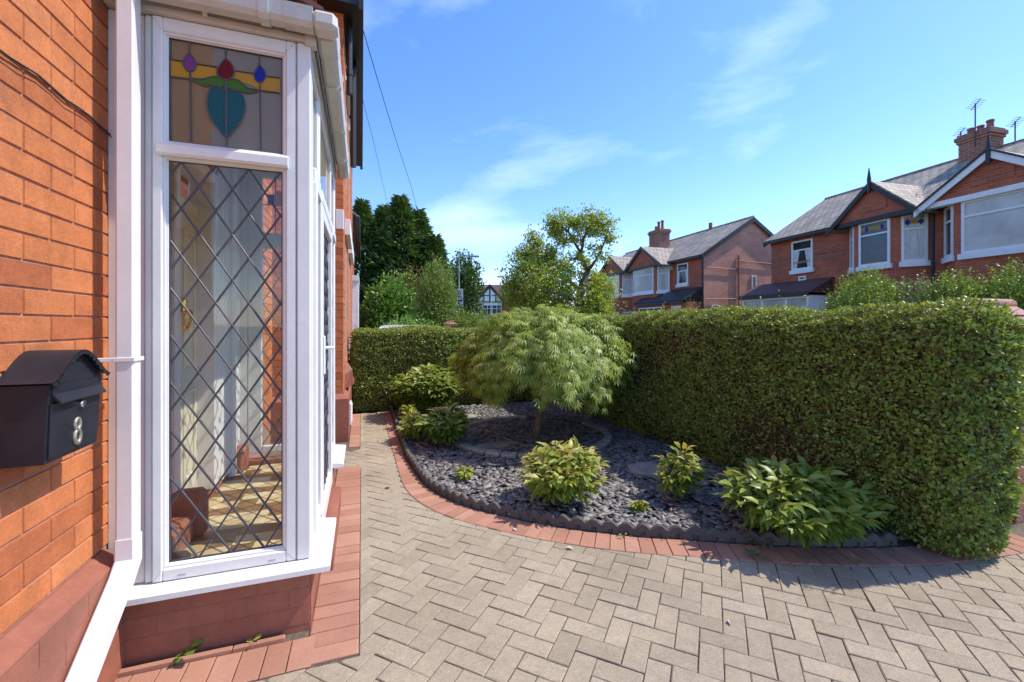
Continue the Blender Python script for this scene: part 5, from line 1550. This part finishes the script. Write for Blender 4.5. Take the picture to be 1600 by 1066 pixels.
win(h3, (0, 0), (1, 0), 2.1, 2.7, .9, 2.6, 'pane_net', trans=2.1)
mb = MB(); mb.box(2.851, 3.30, 3.4, 4.6, 2.9, 3.0); mb.build('door_canopy', M['blackwood'], h3)

# far half-timbered house closing the road
h4 = empty('half_timbered_house', tuple(np.array([SP, CP, 0]) * 54 + np.array([CP, -SP, 0]) * (-34 / 670 * 54)), R(-19), 'distant white gabled half-timbered house at the end of the road', 'house')
mb = MB(); mb.box(-4.5, 6, 0, 8, 0, 4.6); mb.build('wall', M['wbrick'], h4)
mb = MB(); slab(mb, (-4.8, -.3, 4.5), (6.3, -.3, 4.5), (6.3, 4, 6.8), (-4.8, 4, 6.8)); slab(mb, (-2.1, -1.4, 4.0), (0, -1.4, 6.4), (0, 3, 6.4), (-2.1, 3, 4.0)); slab(mb, (2.1, -1.4, 4.0), (0, -1.4, 6.4), (0, 3, 6.4), (2.1, 3, 4.0)); mb.build('roof', M['tiles'], h4)
mb = MB(); mb.extrude([(-1.7, -1.2, 4.2), (1.7, -1.2, 4.2), (0, -1.2, 6.1)], (0, .2, 0)); mb.box(-1.5, 1.5, -1.0, 0, 3.9, 4.2); mb.build('gable', M['white_far'], h4)
mb = MB()
for (a, b_) in (((-2.0, 4.05), (0, 6.35)), ((2.0, 4.05), (0, 6.35))):
    mb.extrude([(a[0], -1.32, a[1]), (b_[0], -1.32, b_[1]), (b_[0], -1.32, b_[1] - .32), (a[0] * .9, -1.32, a[1] - .05)], (0, .1, 0))
mb.box(-.07, .07, -1.26, -1.21, 4.2, 6.0); mb.box(-1.6, 1.6, -1.26, -1.21, 4.2, 4.32); mb.box(-.8, -.68, -1.26, -1.21, 4.3, 5.2); mb.box(.68, .8, -1.26, -1.21, 4.3, 5.2); mb.box(-1.0, 1.0, -1.258, -1.21, 5.0, 5.1)
mb.build('timber', M['blackwood'], h4, fixn=True)
mb = MB(); mb.box(-1.45, 1.45, -1.0, .0, 0, 2.4); mb.build('bay_wall', M['wbrick'], h4)
win(h4, (-1.45, -1.0), (1.45, -1.0), 0, 2.9, 2.5, 3.9, 'pane', bars=(.6, 1.15, 1.75, 2.3), trans=3.45)
win(h4, (-4.5, 0), (6, 0), 7.3, 8.5, 2.6, 3.8, 'pane', bars=(7.9,))
win(h4, (-4.5, 0), (6, 0), .5, 1.7, 2.6, 3.8, 'pane', bars=(1.1,))

# ================================================================ TREES AND SHRUBS BEYOND THE HEDGES
RIGHT = np.array([CP, -SP, 0]); FWD = np.array([SP, CP, 0])
def at(px, py, Z): return RIGHT * ((px - 800) / 670 * Z) + FWD * Z + np.array([0, 0, EYE + (507 - py) / 670 * Z])

def blob_leaves(blobs, n, leaf, rr_mu=.45, up=.3, flat_=1.0, shell_=.55, tmpl=None, hang=0.0):
    """leaf clumps spread through ellipsoids (cx,cy,cz,rx,ry,rz)"""
    B = np.array(blobs); vol = B[:, 3] * B[:, 4] * B[:, 5]; wgt = vol ** .7; wgt /= wgt.sum()
    ids = RS.choice(len(B), n, p=wgt)
    d = rdir(n); rad = RS.rand(n) ** (shell_ * .6)
    lump = 1 + .16 * np.sin(d[:, 0] * 7 + ids) * np.sin(d[:, 1] * 8 + 2 * ids) + .12 * np.sin(d[:, 2] * 11 + ids)
    P_ = B[ids, :3] + d * B[ids, 3:] * (rad * lump)[:, None]
    # gather into sprigs
    spr = rdir(n) * .0
    D = nrm(d * .8 + rdir(n) * .8 + np.array([0, 0, up - hang]))
    Nn = nrm(d * .5 + rdir(n) * .7 + np.array([0, 0, .7]))
    S = leaf * RS.uniform(.6, 1.3, n)
    rr_ = np.clip(rr_mu + RS.normal(0, .2, n) + .15 * d[:, 2], 0, 1)
    T = LEAF_T if tmpl is None else tmpl
    return scatter(T, LEAF_F, P_, D, Nn, S, rr_)

def sprigs(P0, k, spread, leaf, mu=.5, up=.3):
    """each point becomes a small tuft of k leaves"""
    n = len(P0); Pq = np.repeat(P0, k, 0) + RS.normal(0, spread, (n * k, 3))
    D = nrm(rdir(n * k) + np.array([0, 0, up])); Nn = nrm(rdir(n * k) * .7 + np.array([0, 0, .8]))
    base = np.repeat(RS.normal(mu, .16, n), k)
    return scatter(LEAF_T, LEAF_F, Pq, D, Nn, leaf * RS.uniform(.6, 1.3, n * k), np.clip(base + RS.normal(0, .12, n * k), 0, 1))

def shrub(name, label, px, Z, top_py, half_px, n, leaf, m, seed, blobs=None, cat='shrub', spiky=0, group=None, squash=1.0, stem_m='bark_grey'):
    global RS
    RS = np.random.RandomState(seed)
    base = at(px, 507, Z); base[2] = 0
    h_ = EYE + (507 - top_py) / 670 * Z; r_ = half_px / 670 * Z
    root = empty(name, tuple(base), 0, label, cat, group)
    if blobs is None:
        blobs = []
        for q in range(9):
            a = q * 2.4; f = .55 if q else 0
            zc = h_ * (.40 + .22 * ((q * .37) % 1))
            blobs.append((math.cos(a) * r_ * f, math.sin(a) * r_ * f, zc, r_ * RS.uniform(.5, .68), r_ * RS.uniform(.5, .68), h_ * RS.uniform(.30, .42)))
        blobs.append((0, 0, h_ * .62, r_ * .6, r_ * .6, h_ * .38))
    V_, F_, rr_ = blob_leaves(blobs, n, leaf)
    V_[:, 2] = np.maximum(V_[:, 2], .01)
    if spiky:
        th = RS.uniform(0, 6.28, spiky); f = np.sqrt(RS.rand(spiky)) * r_ * .9
        zb = h_ * (.95 - .35 * (f / r_) ** 2)
        ks = 9
        t = np.linspace(0, 1, ks)
        lean = RS.normal(0, .12, (spiky, 2)); ln = RS.uniform(.12, .34, spiky) * h_ * .55
        Pq = np.stack([np.cos(th)[:, None] * f[:, None] + lean[:, :1] * t * ln[:, None] * 2, np.sin(th)[:, None] * f[:, None] + lean[:, 1:] * t * ln[:, None] * 2, zb[:, None] - .1 + t * ln[:, None]], 2).reshape(-1, 3)
        D = nrm(rdir(len(Pq)) + np.array([0, 0, .6]))
        v2, f2, r2 = scatter(LEAF_T, LEAF_F, Pq, D, nrm(rdir(len(Pq)) + np.array([0, 0, .5])), leaf * .9 * RS.uniform(.6, 1.2, len(Pq)), np.clip(RS.normal(.68, .15, len(Pq)), 0, 1))
        F_ = np.concatenate([F_, f2 + len(V_)]); V_ = np.concatenate([V_, v2]); rr_ = np.concatenate([rr_, r2])
    np_mesh('foliage', V_, F_, rr_, m, root)
    mb = MB()
    for q in range(5):
        a = q * 1.3; mb.tube([(math.cos(a) * r_ * .1, math.sin(a) * r_ * .1, 0), (math.cos(a) * r_ * .25, math.sin(a) * r_ * .25, h_ * .4), (math.cos(a) * r_ * .4, math.sin(a) * r_ * .4, h_ * .7)], [.03, .022, .01], 5)
    mb.build('stems', M[stem_m], root)
    return root

# conifers behind everything at left
def conifer(px, top, half, Z, seed, label):
    global RS
    RS = np.random.RandomState(seed)
    base = at(px, 507, Z); base[2] = 0
    h_ = EYE + (507 - top) / 670 * Z; r_ = half / 670 * Z
    root = empty('conifer_tree', tuple(base), 0, label, 'tree', 'conifers behind the garden')
    n = 8500
    t = RS.rand(n) ** .85
    th = RS.uniform(0, 6.28, n)
    tier = np.floor(t * 17) / 17; fr_ = t * 17 % 1
    prof = (1 - t) ** .72 * (.60 + .62 * (1 - fr_)) * (1 + .26 * np.sin(th * 3 + tier * 40) + .24 * np.sin(th * 7 + tier * 60))
    rad = r_ * np.clip(prof, 0.02, 1.5) * np.sqrt(RS.uniform(.25, 1, n))
    P_ = np.stack([np.cos(th) * rad, np.sin(th) * rad, .4 + t * (h_ - .5) - .10 * rad + .35 * RS.normal(0, .3, n)], 1)
    rdl = np.stack([np.cos(th), np.sin(th), np.zeros(n)], 1)
    D = nrm(rdl + np.array([0, 0, .35]) + rdir(n) * .55)
    T = np.array([(0, 0, 0), (.16, .5, .05), (0, 1, -.12), (-.16, .5, .05)])
    V_, F_, rr_ = scatter(T, LEAF_F, P_, D, nrm(rdir(n) * .6 + np.array([0, 0, 1.0])), RS.uniform(.22, .60, n), np.clip(RS.normal(.45, .22, n), 0, 1))
    np_mesh('crown', V_, F_, rr_, M['conifer'], root)
    mb = MB(); mb.tube([(0, 0, 0), (0, 0, h_ * .95)], [.22, .03], 8); mb.build('trunk', M['bark_grey'], root)
conifer(566, 318, 46, 27, 61, 'dark conifer partly hidden by the brick wall of the near house')
conifer(599, 326, 44, 29, 62, 'dark conifer with a split crown, between two pointed ones')
conifer(626, 309, 60, 27, 63, 'tallest pointed dark conifer beyond the hedge')
conifer(654, 332, 50, 28, 64, 'dark conifer just right of the tallest one')
conifer(680, 372, 34, 27, 65, 'shorter dark conifer at the right end of the conifer group')

shrub('laurel_bush', 'glossy rounded green laurel bush beyond the far hedge', 606, 17.5, 427, 40, 9000, .15, M['laurel'], 71)
shrub('copper_shrub', 'copper brown shrub peeping behind the laurel and pale shrub', 633, 19, 413, 26, 3200, .13, M['copper'], 72)
shrub('pale_shrub', 'tall airy pale green shrub beside the lamp post', 680, 16.5, 412, 32, 12000, .085, M['pale'], 73, spiky=240)
shrub('weedy_shrub', 'low straggly green growth under the lamp post behind the hedge', 728, 17, 486, 30, 3500, .09, M['pale'], 74, spiky=90)
shrub('weedy_shrub', 'low green growth in front of the laurel behind the far hedge', 640, 15.2, 492, 50, 5000, .085, M['laurel'], 75, spiky=80)
shrub('dark_tree_shrub', 'dark green rounded tree behind the lamp post', 722, 36, 402, 29, 6000, .28, M['darktree'], 76, cat='tree', spiky=120)
shrub('weedy_shrub', 'pale straggly shrub right of the lamp post over the hedge', 757, 18, 488, 26, 2600, .09, M['pale'], 77, spiky=60)
shrub('far_shrub', 'dense green bush at the foot of the street tree trunk', 848, 15.5, 462, 52, 8000, .12, M['tree'], 78)
shrub('far_shrub', 'dense green bush right of the street tree trunk before the bay windows', 930, 15.8, 452, 26, 5500, .12, M['tree'], 79)
shrub('far_shrub', 'dark low bush below the bay windows of the far house', 972, 17.5, 484, 26, 2600, .11, M['darktree'], 80)
shrub('privet_bush', 'loose yellow green privet bush in front of the right house porch', 1350, 11.2, 428, 52, 12000, .075, M['privet'], 81, spiky=260)
shrub('variegated_bush', 'silvery variegated bush between two privet bushes across the road', 1428, 10.6, 440, 40, 9000, .07, M['silverb'], 82, spiky=160)
shrub('privet_bush', 'loose bright green privet bush below the drainpipe of the right house', 1492, 10.0, 432, 46, 9500, .075, M['privet'], 83, spiky=220)
shrub('privet_bush', 'tall bright privet bush at the right edge above the clay coping', 1585, 9.2, 420, 52, 10000, .075, M['privet'], 84, spiky=240)

# street tree in the middle
RS = np.random.RandomState(91)
TZ = 15.0
tb = at(904, 507, TZ); tb[2] = 0
tree = empty('street_tree', tuple(tb), 0, 'leaning broad-leaved tree with open crown in the centre, before the far houses', 'tree')
def tp(px, py, dz=0): return tuple(at(px, py, TZ + dz) - tb)
mb = MB()
mb.tube([(0, 0, 0), tp(902, 500), tp(905, 480), tp(907, 460), tp(910, 445), tp(918, 425)], [.19, .16, .15, .14, .13, .11], 8)
mb.build('trunk', M['bark_grey'], tree, smooth=True)
mb = MB()
for pts, r0 in (([(918, 425, 0), (912, 408, .1), (908, 396, .2), (897, 378, .3), (888, 362, .2), (872, 348, 0)], .08),
                ([(908, 396, .2), (912, 372, -.2), (922, 352, -.3), (938, 342, -.4)], .055), ([(918, 425, 0), (932, 405, -.5), (944, 380, -.6), (951, 356, -.6)], .055),
                ([(907, 455, 0), (890, 440, .5), (868, 430, .8), (845, 418, 1.0), (830, 395, 1.0)], .085), ([(905, 470, 0), (880, 462, -.6), (850, 452, -1.0), (815, 440, -1.0)], .07),
                ([(868, 430, .8), (850, 440, .4), (820, 450, .2), (800, 455, 0)], .05), ([(912, 440, 0), (928, 435, .5), (942, 440, .8)], .05), ([(897, 378, .3), (880, 380, .8), (868, 372, 1)], .03),
                ([(888, 362, .2), (890, 345, .2), (893, 335, .2)], .03), ([(944, 380, -.6), (938, 398, -.8), (945, 405, -.9)], .025), ([(830, 395, 1), (828, 378, 1), (832, 364, 1)], .03), ([(845, 418, 1), (822, 415, .6), (806, 420, .3)], .035)):
    n_ = len(pts); mb.tube([tp(*p) for p in pts], [r0 * (1 - .75 * i / (n_ - 1)) for i in range(n_)], 6)
mb.build('limbs', M['bark_grey'], tree, smooth=True)
px_r = TZ / 670
bl = []
for (px, py, rp, dz) in ((872, 350, 15, .1), (890, 346, 12, .1), (920, 345, 15, -.3), (943, 348, 12, -.5), (951, 372, 9, -.6), (940, 398, 9, -.8), (906, 372, 9, 0), (882, 376, 12, .5), (863, 345, 7, 0), (868, 362, 10, .3), (900, 352, 9, .2), (930, 360, 10, -.4),
                         (832, 372, 11, 1), (828, 393, 15, 1), (848, 412, 22, .9), (880, 420, 17, .6), (820, 424, 22, .6), (802, 446, 17, .2), (846, 448, 28, -.5), (880, 458, 20, 0), (832, 478, 24, 0), (868, 488, 20, 0),
                         (924, 440, 18, .4), (932, 468, 22, .4), (946, 452, 13, .6), (912, 488, 18, .2), (902, 402, 9, .1), (926, 388, 7, -.5), (796, 470, 13, 0), (812, 400, 10, .8), (860, 395, 10, .6), (842, 382, 8, 1.0), (915, 412, 8, 0)):
    c_ = at(px, py, TZ + dz) - tb; q = rp * px_r
    bl.append((c_[0], c_[1], c_[2], q, q * 1.05, q * .92))
B = np.array(bl)
n0 = 3600
wgt = (B[:, 3] ** 2.1); wgt /= wgt.sum(); ids = RS.choice(len(B), n0, p=wgt)
P0 = B[ids, :3] + RS.normal(0, .62, (n0, 3)) * B[ids, 3:]
V_, F_, r_ = sprigs(P0, 8, .075, .10, .5, .1)
np_mesh('crown', V_, F_, r_, M['tree'], tree)

# ================================================================ LAMP POST, SIGN, WIRES, CAR
lp = at(717, 507, 28); lp[2] = 0
lamp = empty('street_lamp', tuple(lp), 0, 'tall grey street lamp with short arm, carrying two signs', 'street lamp')
mb = MB(); mb.tube([(0, 0, 0), (0, 0, 1.2), (0, 0, 1.25), (0, 0, 6.0)], [.085, .085, .06, .045], 8); mb.build('pole', M['steel'], lamp)
a1 = RIGHT * 1.25  # lantern side
mb = MB(); mb.tube([(0, 0, 5.95), tuple(a1 * .6 + np.array([0, 0, 5.93]))], .025, 6); mb.build('arm', M['steel'], lamp)
mb = MB(); mb.obox(tuple(a1 * .55 + np.array([0, 0, 5.93])), tuple(RIGHT), tuple(FWD), (0, 0, 1), 0, .65, -.12, .12, -.05, .06, c=.03); mb.build('lamp_head', M['steel'], lamp)
for (nm, lab, z0, z1, kind_) in (('traffic_sign', 'upper white sign with dark symbol on the lamp post', 3.18, 3.80, 0), ('traffic_sign', 'lower white sign with dark bar and text on the lamp post', 2.62, 3.12, 1)):
    s = empty(nm, tuple(lp + np.array([0, 0, z0]) - FWD * .09), -PSI, lab, 'sign')
    mb = MB(); mb.box(-.28, .28, -.012, .012, 0, z1 - z0, c=.004); mb.build('plate', M['signyellow'], s)
    mb = MB()
    if kind_ == 0:
        mb.tube([(.0 + .13 * math.cos(t), -.016, .36 + .13 * math.sin(t)) for t in np.linspace(0, 6.29, 17)], .02, 5); mb.box(-.08, .08, -.018, -.013, .33, .39); mb.box(-.2, .2, -.018, -.013, .08, .13)
    else:
        mb.box(-.24, .24, -.018, -.013, .36, .46); mb.box(-.07, .07, -.018, -.013, .18, .29); mb.box(-.2, .2, -.018, -.013, .05, .09)
    mb.build('sign_marks', M['ink'], s)
tp2 = at(767, 507, 40); tp2[2] = 0
mb = MB(); mb.tube([(0, 0, 0), (0, 0, 1.1), (0, 0, 1.15), (0, 0, 4.6)], [.1, .1, .06, .05], 8)
o = mb.build('slim_post', M['steel']); o.location = tuple(tp2); tag(o, 'slim grey post in front of the distant half-timbered house', 'post')

def wire(pts, r_, label):
    P_ = [Vector(p) for p in pts]; mb = MB(); q = []
    for a, b_ in zip(P_, P_[1:]):
        for k in range(24):
            t = k / 24; p = a.lerp(b_, t); p.z -= 4 * t * (1 - t) * .012 * (b_ - a).length; q.append(p)
    q.append(P_[-1]); mb.tube(q, r_, 5)
    tag(mb.build('overhead_wire', M['cable']), label, 'cable')
wire([at(556, 8, 5.6), at(640, 283, 12.0), at(684, 424, 32)], .006, 'long overhead wire dropping from the near house into the sky above the conifers')
wire([at(556, 108, 6.8), at(582, 214, 10.5), at(628, 404, 30)], .005, 'shorter faint overhead wire close to the near house roof')
wire([at(558, 372, 12), at(600, 412, 17), at(640, 421, 24)], .007, 'sagging wire in front of the conifers beside the near house')

def car(loc, rz, label):
    root = empty('parked_car', loc, rz, label, 'car')
    W = .86
    prof = [(-2.0, .35), (-2.02, .75), (-1.9, .92), (-1.25, 1.02), (-.55, 1.40), (.1, 1.46), (.9, 1.44), (1.6, 1.10), (1.95, .98), (2.05, .6), (2.0, .35)]
    mb = MB(); vs = []; secs = ((-W, .88, .90), (-W * .98, 1, 1), (-.6, 1, 1.008), (.6, 1, 1.008), (W * .98, 1, 1), (W, .88, .9))
    n_ = len(prof)
    for (yy, fx, fz) in secs:
        for (x, z) in prof:
            tz = max(0, (z - .95) / .5); vs.append((x * (fx if z < 1 else fx * .99), yy * (1 - .22 * tz), z * (fz if z > .5 else 1)))
    fs = [(s * n_ + k, s * n_ + (k + 1) % n_, (s + 1) * n_ + (k + 1) % n_, (s + 1) * n_ + k) for s in range(len(secs) - 1) for k in range(n_)]
    fs += [tuple(range(n_)), tuple((len(secs) - 1) * n_ + k for k in reversed(range(n_)))]
    mb.add(vs, fs); mb.build('body', M['carwhite'], root, fixn=True)
    mb = MB()
    for sy_ in (-1, 1):
        mb.add([(-1.1, sy_ * (W - .03), 1.02), (1.4, sy_ * (W - .03), 1.08), (.85, sy_ * (W - .14), 1.37), (-.5, sy_ * (W - .14), 1.35)], [(0, 1, 2, 3)])
    mb.add([(-1.27, -.66, 1.04), (-1.27, .66, 1.04), (-.62, .56, 1.385), (-.62, -.56, 1.385)], [(0, 1, 2, 3)]); mb.add([(1.62, -.66, 1.12), (1.62, .66, 1.12), (.98, .58, 1.42), (.98, -.58, 1.42)], [(0, 1, 2, 3)])
    mb.v = [(v[0] + (.03 if abs(v[0]) > 1.2 and v[0] > 0 else (-.03 if v[0] < -1.2 else 0)), v[1] * 1.02, v[2] + .006) for v in mb.v]
    mb.build('window', M['pane'], root)
    for x in (-1.25, 1.3):
        for sy_ in (-1, 1):
            mb = MB(); mb.tube([(x, sy_ * .68, .31), (x, sy_ * .87, .31)], .31, 16); wv = mb.build('wheel', M['rubber'], root)
            mb = MB(); mb.tube([(x, sy_ * .865, .31), (x, sy_ * .88, .31)], .19, 12); mb.build('rim', M['steel'], wv)
    for sy_ in (-1, 1):
        mb = MB(); mb.box(-2.03, -1.93, sy_ * .5, sy_ * .78, .68, .82, c=.02); mb.build('headlight', M['pane_net'], root)
cp_ = at(630, 507, 14.0)
car((cp_[0], cp_[1], 0), R(80), 'white parked car whose roof just shows over the far hedge')
gp = at(702, 507, 16.2)
mb = MB(); mb.box(-.22, .22, -.22, .22, 0, 1.42); mb.box(-.27, .27, -.27, .27, 1.42, 1.5); mb.add([(-.27, -.27, 1.501), (.27, -.27, 1.501), (.27, .27, 1.501), (-.27, .27, 1.501), (0, 0, 1.66)], [(0, 1, 4), (1, 2, 4), (2, 3, 4), (3, 0, 4)])
o = mb.build('brick_pier', M['wbrick_dark']); o.location = (gp[0], gp[1], 0); tag(o, 'low brick pier just showing over the far hedge under the lamp post', 'pier')
